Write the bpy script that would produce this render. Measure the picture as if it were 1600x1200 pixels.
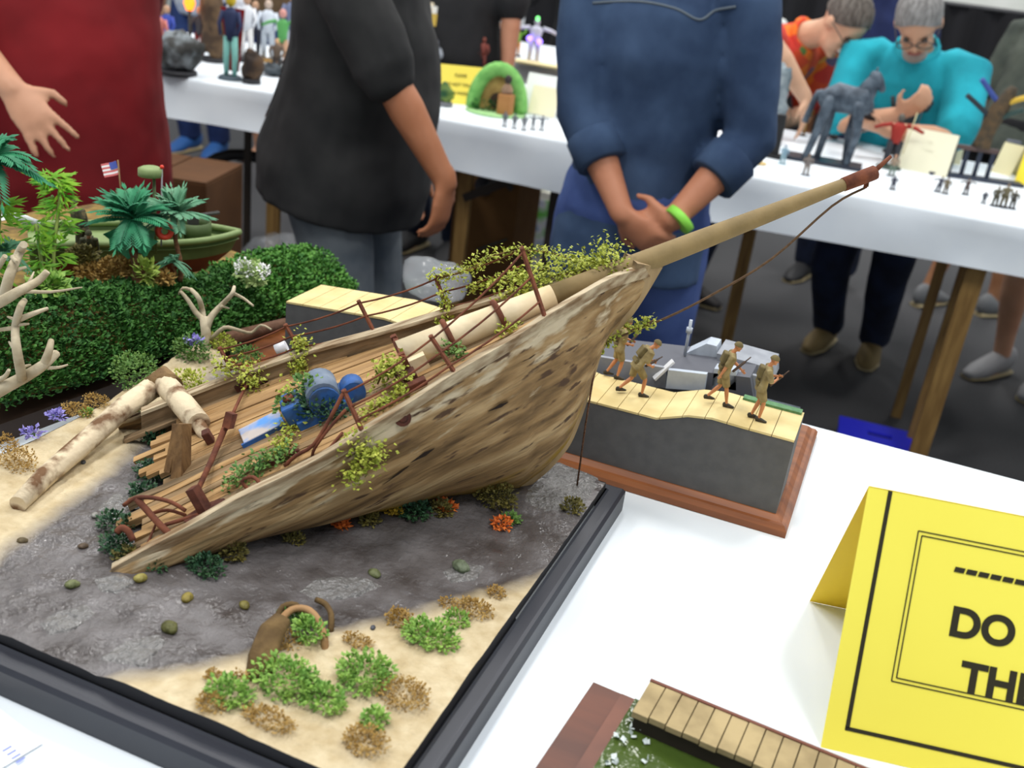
import bpy, bmesh, math, random
from math import sin, cos, tan, atan, pi, radians, sqrt
from mathutils import Vector as V, Matrix, Quaternion, noise
for o in list(bpy.data.objects): bpy.data.objects.remove(o)
random.seed(7)
SC = bpy.context.scene
COL = SC.collection
# ------------------------------------------------------------------ camera, light, exposure
F = 1600.; TH = radians(24); RO = atan(.13); YAW = radians(19.2); HC = 1.5; T = .9
fh = V((-sin(YAW), cos(YAW), 0)); R_ = V((cos(YAW), sin(YAW), 0)); ZZ = V((0, 0, 1))
FW = cos(TH)*fh - sin(TH)*ZZ; U_ = sin(TH)*fh + cos(TH)*ZZ
XI = cos(RO)*R_ + sin(RO)*U_; YU = -sin(RO)*R_ + cos(RO)*U_
CP = V((0, 0, HC))
cam = bpy.data.objects.new('camera', bpy.data.cameras.new('camera')); COL.objects.link(cam)
cam.data.sensor_width = 36; cam.data.lens = 36; cam.data.clip_start = .05
m3 = Matrix((XI, YU, -FW)).transposed()
cam.matrix_world = Matrix.Translation(CP) @ m3.to_4x4()
cam.data.dof.use_dof = True; cam.data.dof.focus_distance = 1.1; cam.data.dof.aperture_fstop = 6.3
SC.camera = cam
w = bpy.data.worlds.new('hall'); SC.world = w; w.use_nodes = True
w.node_tree.nodes['Background'].inputs[0].default_value = (.86, .93, 1, 1)
w.node_tree.nodes['Background'].inputs[1].default_value = .62
def area(name, loc, sx, sy, e, col=(1, .98, .95)):
    l = bpy.data.lights.new(name, 'AREA'); l.shape = 'RECTANGLE'; l.size = sx; l.size_y = sy; l.energy = e; l.color = col
    o = bpy.data.objects.new(name, l); COL.objects.link(o); o.location = loc
    return o
for i, (x, y) in enumerate([(-3.5, .2), (-1.2, .2), (1.1, .2), (-3.5, 3.6), (-1.2, 3.6), (1.1, 3.6), (-3.5, 7.2), (-1.2, 7.2), (1.1, 7.2)]):
    area('ceiling_lamp', (x, y, 4.6), .5, 1.4, 70)
SC.view_settings.view_transform = 'Standard'; SC.view_settings.look = 'None'
SC.view_settings.gamma = 1; SC.view_settings.use_curve_mapping = False
SC.view_settings.exposure = -.25

# ------------------------------------------------------------------ pixel -> point helpers (1600x1200 frame)
def ray(x, y): return FW + XI*((x-800)/F) - YU*((y-600)/F)
def PZ(x, y, z=T): d = ray(x, y); return CP + d*((z-HC)/d.z)
def PY(x, y, Y): d = ray(x, y); return CP + d*(Y/d.y)
def PD(x, y, dep): return CP + ray(x, y)*dep
def proj(p):
    d = V(p)-CP; k = d.dot(FW); return 800+F*d.dot(XI)/k, 600-F*d.dot(YU)/k, k
def dep(p): return (V(p)-CP).dot(FW)
def rnd(a, b): return random.uniform(a, b)

# ------------------------------------------------------------------ materials
def lin(c): return tuple((((v/255+.055)/1.055)**2.4 if v > 10 else v/255/12.92) for v in c)
MATS = {}
def mat(name, c1, c2=None, scale=20, rough=.7, bump=0, stretch=(1, 1, 1), rot=(0, 0, 0), metal=0, detail=4, lo=.35, hi=.65, alpha=1, trans=0, emit=0, spec=.4, c3=None, bscale=None):
    if name in MATS: return MATS[name]
    m = bpy.data.materials.new(name); m.use_nodes = True; nt = m.node_tree; b = nt.nodes['Principled BSDF']
    N = nt.nodes.new; L = nt.links.new
    b.inputs['Roughness'].default_value = rough; b.inputs['Metallic'].default_value = metal
    b.inputs['Specular IOR Level'].default_value = spec
    b.inputs['Base Color'].default_value = (*lin(c1), 1)
    if alpha < 1: b.inputs['Alpha'].default_value = alpha
    if trans: b.inputs['Transmission Weight'].default_value = trans
    if emit:
        b.inputs['Emission Color'].default_value = (*lin(c1), 1); b.inputs['Emission Strength'].default_value = emit
    if c2 is not None or bump:
        tc = N('ShaderNodeTexCoord'); mp = N('ShaderNodeMapping'); mp.inputs['Rotation'].default_value = rot
        if any(rot): mp.vector_type = 'TEXTURE'; mp.inputs['Scale'].default_value = tuple(1/q for q in stretch)
        else: mp.inputs['Scale'].default_value = stretch
        L(tc.outputs['Object'], mp.inputs['Vector'])
        n = N('ShaderNodeTexNoise'); n.inputs['Scale'].default_value = scale; n.inputs['Detail'].default_value = detail
        L(mp.outputs['Vector'], n.inputs['Vector'])
        if c2 is not None:
            r = N('ShaderNodeValToRGB'); r.color_ramp.elements[0].position = lo; r.color_ramp.elements[1].position = hi
            r.color_ramp.elements[0].color = (*lin(c1), 1); r.color_ramp.elements[1].color = (*lin(c2), 1)
            if c3 is not None:
                e = r.color_ramp.elements.new((lo+hi)/2); e.color = (*lin(c3), 1)
            L(n.outputs['Fac'], r.inputs['Fac']); L(r.outputs['Color'], b.inputs['Base Color'])
        if bump:
            bp = N('ShaderNodeBump'); bp.inputs['Strength'].default_value = bump; bp.inputs['Distance'].default_value = .01
            if bscale:
                n2 = N('ShaderNodeTexNoise'); n2.inputs['Scale'].default_value = bscale; n2.inputs['Detail'].default_value = 3
                L(mp.outputs['Vector'], n2.inputs['Vector']); L(n2.outputs['Fac'], bp.inputs['Height'])
            else: L(n.outputs['Fac'], bp.inputs['Height'])
            L(bp.outputs['Normal'], b.inputs['Normal'])
    MATS[name] = m; return m
_c = {}
def flat(c, rough=.7, **k):
    key = 'paint_%d_%d_%d_%d' % (*c, int(rough*100)); return mat(key, c, rough=rough, **k)

# ------------------------------------------------------------------ mesh builder
OFF = {}
def wloc(o): return OFF.get(o.name, V((0, 0, 0)))
def perp(t):
    a = V((0, 0, 1)) if abs(t.z) < .9 else V((1, 0, 0))
    return t.cross(a).normalized()
class MB:
    def __init__(s): s.v = []; s.f = []; s.sm = []
    def add(s, vs, fs, smooth=False):
        k = len(s.v); s.v += [V(p) for p in vs]; s.f += [tuple(i+k for i in f) for f in fs]; s.sm += [smooth]*len(fs); return s
    def box(s, c, size, R=None, bev=0):
        x, y, z = [q/2 for q in size]; c = V(c)
        if bev:
            bm = bmesh.new(); bmesh.ops.create_cube(bm, size=1)
            for q in bm.verts: q.co = V((q.co.x*size[0], q.co.y*size[1], q.co.z*size[2]))
            bmesh.ops.bevel(bm, geom=list(bm.edges), offset=bev, segments=2, affect='EDGES', profile=.5)
            pts = [q.co.copy() for q in bm.verts]; bm.verts.index_update(); fs = [[q.index for q in f.verts] for f in bm.faces]; bm.free()
        else:
            pts = [V((a*x, b*y, d*z)) for a in (-1, 1) for b in (-1, 1) for d in (-1, 1)]
            fs = [(0, 1, 3, 2), (4, 6, 7, 5), (0, 4, 5, 1), (2, 3, 7, 6), (0, 2, 6, 4), (1, 5, 7, 3)]
        if R is not None: pts = [R @ p for p in pts]
        return s.add([p+c for p in pts], fs)
    def bar(s, a, b, w, h=None, side=None):
        a = V(a); b = V(b); t = (b-a).normalized(); x = (V(side)-t*t.dot(V(side))).normalized() if side is not None else perp(t); y = t.cross(x)
        h = h or w; pts = []
        for p in (a, b):
            for i, j in ((-1, -1), (1, -1), (1, 1), (-1, 1)): pts.append(p+x*(i*w/2)+y*(j*h/2))
        return s.add(pts, [(3, 2, 1, 0), (4, 5, 6, 7), (0, 1, 5, 4), (1, 2, 6, 5), (2, 3, 7, 6), (3, 0, 4, 7)])
    def tube(s, pts, rad, n=8, side=None, smooth=True, closed=False, round_=False, sq=1):
        pts = [V(p) for p in pts]; k = len(pts)
        if not isinstance(rad, (list,)): rad = [rad]*k
        if round_:      # rounded ends
            r0 = rad[0] if not isinstance(rad[0], tuple) else min(rad[0]); r1 = rad[-1] if not isinstance(rad[-1], tuple) else min(rad[-1])
            t0 = (pts[0]-pts[1]).normalized(); t1 = (pts[-1]-pts[-2]).normalized()
            sc = lambda r, q: tuple(x*q for x in r) if isinstance(r, tuple) else r*q
            pts = [pts[0]+t0*r0*.98, pts[0]+t0*r0*.7]+pts+[pts[-1]+t1*r1*.7, pts[-1]+t1*r1*.98]
            rad = [sc(rad[0], .2), sc(rad[0], .72)]+rad+[sc(rad[-1], .72), sc(rad[-1], .2)]; k = len(pts)
        vs = []; x = None
        for i in range(k):
            if closed: t = pts[(i+1) % k]-pts[i-1]
            else: t = pts[min(i+1, k-1)]-pts[max(i-1, 0)]
            t = t.normalized() if t.length > 1e-9 else V((0, 0, 1))
            ref = V(side) if side is not None else x
            if ref is None: x = perp(t)
            else:
                q = ref-t*t.dot(ref); x = q.normalized() if q.length > 1e-6 else perp(t)
            y = t.cross(x); r = rad[i]; ra, rb = r if isinstance(r, tuple) else (r, r)
            for j in range(n):
                a = 2*pi*j/n; ca, sa = cos(a), sin(a)
                if sq != 1: ca = math.copysign(abs(ca)**sq, ca); sa = math.copysign(abs(sa)**sq, sa)
                vs.append(pts[i]+x*(ra*ca)+y*(rb*sa))
        fs = []
        for i in range(k if closed else k-1):
            for j in range(n):
                a = i*n+j; b = i*n+(j+1) % n; i2 = (i+1) % k; fs.append((a, b, i2*n+(j+1) % n, i2*n+j))
        s.add(vs, fs, smooth)
        if not closed:
            o = len(s.v)-len(vs)
            s.f += [tuple(o+j for j in reversed(range(n))), tuple(o+(k-1)*n+j for j in range(n))]; s.sm += [False, False]
        return s
    def ell(s, c, r, R=None, n=12, m=8):
        c = V(c); r = (r, r, r) if not isinstance(r, tuple) else r; vs = []; fs = []
        for i in range(m+1):
            th = pi*i/m
            for j in range(n):
                p = V((r[0]*sin(th)*cos(2*pi*j/n), r[1]*sin(th)*sin(2*pi*j/n), r[2]*cos(th)))
                vs.append((R @ p if R is not None else p)+c)
        for i in range(m):
            for j in range(n):
                a, b = i*n+j, i*n+(j+1) % n
                if i == 0: fs.append((a, a+n, b+n))
                elif i == m-1: fs.append((a, a+n, b))
                else: fs.append((a, a+n, b+n, b))
        return s.add(vs, fs, True)
    def extr(s, poly, vec):
        k = len(poly); poly = [V(p) for p in poly]; vec = V(vec)
        n = V((0, 0, 0))
        for i in range(k): n += (poly[i]-poly[0]).cross(poly[(i+1) % k]-poly[0])
        if n.dot(vec) > 0: poly = poly[::-1]
        vs = poly+[p+vec for p in poly]
        fs = [tuple(range(k)), tuple(reversed(range(k, 2*k)))]+[(i, i+k, (i+1) % k+k, (i+1) % k) for i in range(k)]
        return s.add(vs, fs)
    def grid(s, rows, smooth=True, flip=False):
        a = len(rows); b = len(rows[0]); vs = [p for r in rows for p in r]
        fs = [(i*b+j, i*b+j+1, (i+1)*b+j+1, (i+1)*b+j) for i in range(a-1) for j in range(b-1)]
        if flip: fs = [f[::-1] for f in fs]
        return s.add(vs, fs, smooth)
    def leaf(s, p, d, up, l, w):
        d = V(d).normalized(); x = d.cross(V(up)); x = x.normalized() if x.length > 1e-6 else perp(d); n = x.cross(d)
        p = V(p); a = p+d*l*.5+x*w*.5-n*l*.06; b = p+d*l; c = p+d*l*.5-x*w*.5-n*l*.06; m = p+d*l*.5+n*l*.08
        return s.add([p, a, b, c, m], [(0, 1, 4), (1, 2, 4), (2, 3, 4), (3, 0, 4)])
    def cloud(s, c, r, n, l, w=None, shell=.5, zmin=None):
        c = V(c); r = V((r, r, r)) if not isinstance(r, (tuple, V)) else V(r)
        for _ in range(n):
            q = V((random.gauss(0, 1), random.gauss(0, 1), random.gauss(0, 1))).normalized()*rnd(shell, 1)
            p = c+V((q.x*r.x, q.y*r.y, q.z*r.z))
            if zmin is not None and p.z < zmin: p.z = zmin+rnd(0, .4)*r.z
            d = (q+V((rnd(-1, 1), rnd(-1, 1), rnd(-.4, 1)))).normalized(); k = rnd(.7, 1.3)
            s.leaf(p, d, (rnd(-1, 1), rnd(-1, 1), 1.2), l*k, (w or l*.7)*k)
        return s
    def build(s, name, m, parent=None, kind=None, origin=None):
        me = bpy.data.meshes.new(name)
        if parent is not None: off = wloc(parent)
        elif origin is not None: off = V(origin)
        elif kind == 'structure': off = V((0, 0, 0))
        else:
            xs = [p.x for p in s.v]; ys = [p.y for p in s.v]; off = V(((min(xs)+max(xs))/2, (min(ys)+max(ys))/2, min(p.z for p in s.v)))
        me.from_pydata([p-off for p in s.v], [], s.f)
        me.polygons.foreach_set('use_smooth', s.sm)
        o = bpy.data.objects.new(name, me); COL.objects.link(o)
        for q in (m if isinstance(m, (list, tuple)) else [m]): me.materials.append(q)
        if parent is not None: o.parent = parent; OFF[o.name] = off
        else: o.location = off; OFF[o.name] = off
        if kind: o['kind'] = kind
        return o
def tag(o, label, cat, group=None):
    o['label'] = label; o['category'] = cat
    if group: o['group'] = group
    return o
def thing(name, label, cat, loc, group=None):
    o = bpy.data.objects.new(name, None); COL.objects.link(o); o.location = V(loc); o.empty_display_size = .05; OFF[o.name] = V(loc)
    return tag(o, label, cat, group)
def copy_thing(o, loc, rz=0, sc=None, label=None):
    c = o.copy(); COL.objects.link(c); c.location = V(loc); c.rotation_euler = (0, 0, rz); OFF[c.name] = V(loc)
    if sc: c.scale = (sc, sc, sc)
    if label: c['label'] = label
    for ch in list(o.children):
        d = ch.copy(); COL.objects.link(d); d.parent = c
        for g in ch.children: e = g.copy(); COL.objects.link(e); e.parent = d
    return c
def remeshed(mb, voxel, smooth=3, disp=0):
    me = bpy.data.meshes.new('tmp'); me.from_pydata(mb.v, [], mb.f); o = bpy.data.objects.new('tmp', me); COL.objects.link(o)
    r = o.modifiers.new('r', 'REMESH'); r.mode = 'VOXEL'; r.voxel_size = voxel
    if disp:
        tx = bpy.data.textures.get('fold') or bpy.data.textures.new('fold', 'CLOUDS'); tx.noise_scale = .16; tx.noise_depth = 2
        d = o.modifiers.new('d', 'DISPLACE'); d.texture = tx; d.strength = disp; d.texture_coords = 'LOCAL'
    if smooth: q = o.modifiers.new('s', 'SMOOTH'); q.factor = .5; q.iterations = smooth
    dg = bpy.context.evaluated_depsgraph_get(); ev = o.evaluated_get(dg); m2 = ev.to_mesh()
    out = MB(); out.v = [p.co.copy() for p in m2.vertices]; out.f = [tuple(f.vertices) for f in m2.polygons]; out.sm = [True]*len(out.f)
    ev.to_mesh_clear(); bpy.data.objects.remove(o); bpy.data.meshes.remove(me)
    return out
def text_part(name, body, size, M, m, parent, align='CENTER', ext=.0004, font=None, bold=0):
    cu = bpy.data.curves.new(name, 'FONT'); cu.body = body; cu.size = size; cu.align_x = align; cu.align_y = 'CENTER'; cu.extrude = ext; cu.offset = bold
    o = bpy.data.objects.new(name+'_tmp', cu); COL.objects.link(o)
    dg = bpy.context.evaluated_depsgraph_get(); me = bpy.data.meshes.new_from_object(o.evaluated_get(dg))
    bpy.data.objects.remove(o); b = MB(); b.v = [M @ p.co for p in me.vertices]; b.f = [tuple(f.vertices) for f in me.polygons]; b.sm = [False]*len(b.f)
    return b.build(name, m, parent)
def poly_lerp(pts, x):
    if x <= pts[0][0]: i = 0
    elif x >= pts[-1][0]: i = len(pts)-2
    else: i = max(k for k in range(len(pts)-1) if pts[k][0] <= x)
    (a, b), (c, d) = pts[i], pts[i+1]; return b+(d-b)*(x-a)/(c-a)
def along(pts, q):
    ls = [(pts[i+1]-pts[i]).length for i in range(len(pts)-1)]; tot = sum(ls); d = max(0, min(1, q))*tot
    for i, l in enumerate(ls):
        if d <= l or i == len(ls)-1: return pts[i].lerp(pts[i+1], min(1, d/l))
        d -= l
def smooth_path(pts, n=4):
    pts = [V(p) for p in pts]; out = []
    for i in range(len(pts)-1):
        a = pts[max(i-1, 0)]; b = pts[i]; c = pts[i+1]; d = pts[min(i+2, len(pts)-1)]
        for k in range(n):
            t = k/n; out.append(.5*((2*b)+(c-a)*t+(2*a-5*b+4*c-d)*t*t+(3*b-a-3*c+d)*t**3))
    return out+[pts[-1]]

# ------------------------------------------------------------------ the setting
M_floor = mat('dark_carpet', (62, 62, 64), (84, 84, 86), scale=180, rough=.95, bump=.25, lo=.3, hi=.7)
b = MB(); b.grid([[V((-9+i*.9, -1.5+j*.9, 0)) for i in range(16)] for j in range(16)], False); b.build('floor', M_floor, kind='structure')
MB().box((-2, 9.6, 2.1), (15, .2, 4.2)).build('wall_back', mat('pale_hall_wall', (226, 230, 222), (238, 240, 234), scale=3, rough=.9), kind='structure')
M_drape = mat('black_drape', (18, 18, 22), (30, 30, 34), scale=8, rough=.9, stretch=(1, 1, .1))
pr = thing('pipe_and_drape', 'long black drape hung along the back wall of the hall', 'drape', (-2, 9.1, 0))
rows = []
for z in (0, .45, .9, 1.34): rows.append([V((-7+i*.04, 9.1+.03*sin(i*.9)+.012*sin(i*2.3), z)) for i in range(260)])
MB().grid(rows).build('curtain', M_drape, pr)
MB().tube([V((-7, 9.1, 1.345)), V((3.4, 9.1, 1.345))], .016, 8).build('top_rail', flat((90, 90, 92), .4), pr)
for x in (-6.9, -3.5, 0, 3.3): MB().tube([V((x, 9.15, 0)), V((x, 9.15, 1.34))], .018, 8).box((x, 9.15, .006), (.3, .2, .012)).build('upright', flat((90, 90, 92), .4), pr)

M_cloth = mat('white_table_cover', (236, 243, 248), (228, 236, 243), scale=6, rough=.6, bump=.12, bscale=9)
M_wood_leg = mat('raw_pine_leg', (150, 118, 66), (120, 90, 46), scale=14, rough=.7, stretch=(4, 4, .5))
M_dkmetal = mat('brown_black_metal', (48, 40, 32), rough=.5)
def table(name, label, a, b, depth, legs, skirt=.17, metal=None, back=.12):
    """a->b: front top edge from left to right, depth goes away from the viewer"""
    a = V((a[0], a[1], 0)); b = V((b[0], b[1], 0)); d = (b-a).normalized(); n = V((-d.y, d.x, 0)); L = (b-a).length
    t = thing(name, label, 'table', (a+b)/2+n*depth/2)
    top = MB(); top.extr([a+V((0, 0, T-.03)), b+V((0, 0, T-.03)), b+n*depth+V((0, 0, T-.03)), a+n*depth+V((0, 0, T-.03))], (0, 0, .026)); top.build('tabletop', flat((170, 150, 120)), t)
    # cover: one sheet that folds over the front and back edge
    rows = []; m = int(L/.03)
    for q in range(m+1):
        p = a+d*(L*q/m); r = []
        wv = .012*sin(q*.21)+.008*sin(q*.53+1); sk = skirt+.012*sin(q*.07)
        prof = [(-.012-.3*abs(wv), T-sk), (-.010+wv*.6, T-sk*.66), (-.008+wv*.3, T-sk*.33), (-.007, T-.012), (-.002, T-.002), (.01, T)]
        for y, z in prof: r.append(p+n*y+V((0, 0, z)))
        for k in range(1, 8): r.append(p+n*(.01+(depth-.02)*k/8)+V((0, 0, T+.0008*sin(q*.3+k*2))))
        for y, z in ((depth-.01, T), (depth+.003, T-.003), (depth+.007, T-.012), (depth+.01+wv*.3, T-back*.5), (depth+.012-.3*abs(wv), T-back)): r.append(p+n*y+V((0, 0, z)))
        rows.append(r)
    MB().grid(rows, flip=True).build('table_cover', M_cloth, t)
    for (x, y, w) in legs:
        p = a+d*x+n*y; MB().bar(p, p+V((0, 0, T-.03)), w, w*.55, side=d).build('leg', M_wood_leg if w > .03 else M_dkmetal, t)
    for (x0, z0, x1, z1, y) in (metal or []):
        MB().bar(a+d*x0+n*y+V((0, 0, z0)), a+d*x1+n*y+V((0, 0, z1)), .028, .028).build('brace', M_dkmetal, t)
    return t, a, d, n
NT = table('display_table', 'white covered display table in the foreground under the wreck scene and yellow sign', (-3.2, .12), (1.6, .12), 1.29, [(.3, .1, .06), (.3, 1.15, .06), (2.4, .1, .06), (2.4, 1.15, .06), (4.5, .1, .06), (4.5, 1.15, .06)], .25)
FTL = table('display_table', 'left stretch of the white covered table across the aisle, behind the red shirt', (-4.2, 2.63), (-1.63, 3.05), 1.05, [(.3, .1, .05), (2.03, .2, .024), (2.20, .06, .045), (2.62, .1, .045)], .155)
FTR = table('display_table', 'right stretch of the white covered table across the aisle, behind the denim shirt', (-1.61, 3.10), (2.1, 3.27), 1.05, [(.23, .12, .045), (.55, .12, .028), (.67, .75, .028), (1.88, .05, .055), (1.88, .28, .04), (1.84, .62, .036), (1.17, .62, .045), (3.4, .1, .05)], .155, [(.23, .62, .55, .8, .12)])
T2 = table('display_table', 'far white covered table seen beyond the green arched scene', (-2.95, 4.72), (-.9, 5.0), .9, [(.3, .1, .05), (1.8, .1, .05), (1.8, .8, .05)], .1)
# ================================================================== ship wreck scene on the near table
M_blk = mat('satin_black_base', (44, 46, 54), (54, 56, 64), scale=5, rough=.42, spec=.4)
M_matblk = mat('matt_black_edge', (38, 38, 42), rough=.7)
X0, X1, Y0, Y1 = -.80, -.202, .463, 1.022; GZ = .943
bs = thing('diorama_base', 'big square black stepped base carrying the beach and the wreck', 'base', ((X0+X1)/2, (Y0+Y1)/2, T))
b = MB()
prof = [(0, .9), (0, .925), (-.003, .929), (-.006, .930), (-.016, .930), (-.018, .932)]
ring = lambda o: [(X0-o*0-o, Y0-o), (X1+o, Y0-o), (X1+o, Y1+o), (X0-o, Y1+o)]
rows = [[V((x, y, z)) for x, y in ring(o)+ring(o)[:1]] for o, z in prof]
b.grid(rows, False, True); b.add([V((x, y, .9)) for x, y in ring(0)], [(0, 1, 2, 3)]); b.build('plinth', M_blk, bs)
gx0, gx1, gy0, gy1 = X0+.02, X1-.02, Y0+.02, Y1-.02
def mudf(x, y):
    n = noise.noise(V((x*14, y*14, 0)))*.012+noise.noise(V((x*45, y*45, 3)))*.004
    s1 = (x+n)-(-.652-.19*(y-.57))                # left sand | mud
    xb = -.452+.81*(y-.483)-.10*(y-.483)*(y-.6)*3
    s2 = (xb-(x+n))*.78                           # mud | front sand
    d = min(s1, s2); return max(0, min(1, d/.022+.5))
def gz(x, y):
    m = mudf(x, y); z = GZ-.003*m+.004*(1-m)*noise.noise(V((x*12, y*12, 1)))
    z += .0016*noise.noise(V((x*60, y*60, 2)))*(1.4 if m > .5 else .5)+.001*noise.noise(V((x*150, y*150, 5)))
    if x < -.70 and y > .84: z += .02*min(1, (y-.84)/.12)*min(1, (-.70-x)/.05)
    return z
nx, ny = 190, 175; rows = []; att = []
for j in range(ny+1):
    r = []
    for i in range(nx+1):
        x = gx0+(gx1-gx0)*i/nx; y = gy0+(gy1-gy0)*j/ny; r.append(V((x, y, gz(x, y)))); att.append(mudf(x, y))
    rows.append(r)
b = MB(); b.grid(rows)
m = bpy.data.materials.new('beach_sand_and_mud'); m.use_nodes = True; nt = m.node_tree; pb = nt.nodes['Principled BSDF']; N = nt.nodes.new; L = nt.links.new
at = N('ShaderNodeAttribute'); at.attribute_name = 'mud'; tc = N('ShaderNodeTexCoord')
def nz(sc, det=4, st=None):
    n = N('ShaderNodeTexNoise'); n.inputs['Scale'].default_value = sc; n.inputs['Detail'].default_value = det; L(tc.outputs['Object'], n.inputs['Vector']); return n
def ramp(n, p0, c0, p1, c1):
    r = N('ShaderNodeValToRGB'); e = r.color_ramp.elements; e[0].position = p0; e[1].position = p1; e[0].color = (*lin(c0), 1); e[1].color = (*lin(c1), 1); L(n.outputs['Fac'], r.inputs['Fac']); return r
sand = ramp(nz(60), .3, (182, 162, 124), .7, (210, 194, 160)); mud = ramp(nz(22, 6), .32, (66, 60, 58), .68, (112, 108, 108))
mx = N('ShaderNodeMix'); mx.data_type = 'RGBA'; L(at.outputs['Fac'], mx.inputs['Factor']); L(sand.outputs['Color'], mx.inputs[6]); L(mud.outputs['Color'], mx.inputs[7]); L(mx.outputs[2], pb.inputs['Base Color'])
wet = ramp(nz(26, 3), .46, (170, 170, 170), .56, (62, 62, 62)); mr = N('ShaderNodeMix'); L(at.outputs['Fac'], mr.inputs['Factor']); mr.inputs[2].default_value = .95; L(wet.outputs['Color'], mr.inputs[3]); L(mr.outputs[0], pb.inputs['Roughness'])
bp = N('ShaderNodeBump'); bp.inputs['Strength'].default_value = .5; bp.inputs['Distance'].default_value = .004; L(nz(190, 3).outputs['Fac'], bp.inputs['Height']); L(bp.outputs['Normal'], pb.inputs['Normal'])
gr = b.build('beach_ground', m, bs); a_ = gr.data.attributes.new('mud', 'FLOAT', 'POINT'); a_.data.foreach_set('value', att)
# matt skirt round the ground
b = MB(); ins = [(gx0, gy0), (gx1, gy0), (gx1, gy1), (gx0, gy1)]
for k in range(4):
    (xa, ya), (xb_, yb_) = ins[k], ins[(k+1) % 4]; top = []; bot = []
    for q in range(41):
        x = xa+(xb_-xa)*q/40; y = ya+(yb_-ya)*q/40; top.append(V((x, y, gz(x, y)+.0005))); bot.append(V((x, y, .931)))
    b.grid([bot, top], False)
b.build('groundwork_edge', M_matblk, bs)
# puddles: thin glossy films of water
M_wat = mat('clear_puddle_water', (120, 118, 116), rough=.05, spec=.8, bump=1.0, scale=120)
def film(name, label, pts, z=.0012, grp=None):
    b = MB(); ps = [PZ(x, y, GZ) for x, y in pts]; c = sum(ps, V((0, 0, 0)))/len(ps); rows = []
    n = 28; k = len(ps)
    for i in range(n+1):
        f = i/n*k; p = ps[int(f) % k].lerp(ps[(int(f)+1) % k], f % 1); rr = []
        for q in (0, .3, .6, .85, 1):
            x = c.lerp(p, q); zz = gz(x.x, x.y)+z*(1 if q < 1 else -.6)+.0007*noise.noise(V((x.x*240, x.y*240, 0))); rr.append(V((x.x, x.y, zz)))
        rows.append(rr)
    b.grid(rows); return tag(b.build(name, M_wat, None), label, 'puddle', grp)
film('puddle', 'bright wet puddle at the left front edge of the mud', [(60, 970), (85, 950), (140, 940), (150, 955), (105, 985), (75, 990)])
film('puddle', 'elongated glossy puddle along the front edge of the mud', [(150, 1025), (190, 1000), (250, 985), (262, 1000), (225, 1040), (190, 1035)])
film('puddle', 'small wet patch in front of the wreck stern', [(145, 900), (190, 890), (215, 905), (185, 925), (155, 920)])
film('puddle', 'dark puddle near the sand in front of the hull', [(465, 920), (500, 895), (560, 895), (600, 910), (560, 930), (490, 935)])
film('puddle', 'wet mud patch under the hanging anchor rope', [(835, 740), (870, 715), (940, 745), (915, 790), (860, 800), (815, 780)])
film('puddle', 'round puddle at the right end of the mud', [(690, 890), (720, 870), (760, 880), (745, 905), (705, 908)])
film('puddle', 'narrow puddle on the mud left of the wreck stern', [(150, 790), (180, 765), (210, 770), (200, 800), (165, 812)])

# ---- hull geometry
BW = V((-.211, 1.021, 1.193)); AZ = radians(52); u = V((sin(AZ), cos(AZ), 0)); nl = V((-cos(AZ), sin(AZ), 0)); SL = .52
near_px = [(150, 905), (201, 874), (295, 825), (362, 784), (419, 757), (475, 731), (535, 697), (569, 675), (606, 652), (637, 633), (709, 584), (741, 566), (794, 537), (850, 497), (900, 468), (944, 438), (990, 425), (1031, 414), (1080, 400)]
far_px = [(200, 650), (300, 612), (362, 588), (469, 550), (584, 520), (690, 489), (800, 458), (880, 435), (945, 418), (1031, 412), (1080, 405)]
def halfw(t): return .125*(1-(1-max(0, min(1.1, t)))**2.2) if t < 1 else .125
def solvez(x, y, curve):
    lo, hi = .85, 1.35
    for _ in range(40):
        z = (lo+hi)/2; a, c, _k = proj((x, y, z))
        if c-poly_lerp(curve, a) > 0: lo = z
        else: hi = z
    return (lo+hi)/2
NS = 60; nearR = []; farR = []
for i in range(NS+1):
    t = i/NS*1.08; s = -t*SL; w = halfw(t)
    p = BW+u*s-nl*w; p.z = solvez(p.x, p.y, near_px); nearR.append(p)
    q = BW+u*s+nl*w; q.z = solvez(q.x, q.y, far_px); farR.append(q)
def smz(r):
    for _ in range(6):
        z = [p.z for p in r]
        for i in range(1, len(r)-1): r[i].z = (z[i-1]+2*z[i]+z[i+1])/4
nearR[0].z = farR[0].z = (nearR[0].z+farR[0].z)/2; smz(nearR); smz(farR)
def railat(r, t):
    f = max(0, min(NS-.001, t/1.08*NS)); i = int(f); return r[i].lerp(r[i+1], f-i)
def deck(t, l):
    """deck point at station t (0 bow, 1 stern), lateral l in m (- near, + far)"""
    w = halfw(t); a = railat(nearR, t); c = railat(farR, t); k = (l+w)/(2*w) if w > .002 else .5
    p = a.lerp(c, k); p.z -= .007+.010*k; return p
def deck_px(x, y):
    best = None
    t0, t1, k0, k1 = .03, 1.08, 0., 1.
    for it in range(4):
        best = (1e9,)
        for i in range(25):
            for j in range(25):
                t = t0+(t1-t0)*i/24; k = k0+(k1-k0)*j/24; p = deck(t, (2*k-1)*halfw(t)); a, c, _ = proj(p); d = (a-x)**2+(c-y)**2
                if d < best[0]: best = (d, t, k, p)
        dt = (t1-t0)/10; dk = (k1-k0)/10; t0, t1, k0, k1 = best[1]-dt, best[1]+dt, best[2]-dk, best[2]+dk
    return best[3]
DN = (railat(farR, .6)-railat(nearR, .6)).cross(railat(nearR, .3)-railat(nearR, .9)).normalized()
if DN.z < 0: DN = -DN
DX = (railat(nearR, .3)+railat(farR, .3)-railat(nearR, .9)-railat(farR, .9)).normalized()      # deck forward
DY = DN.cross(DX).normalized()                                                                # towards the far side
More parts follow.
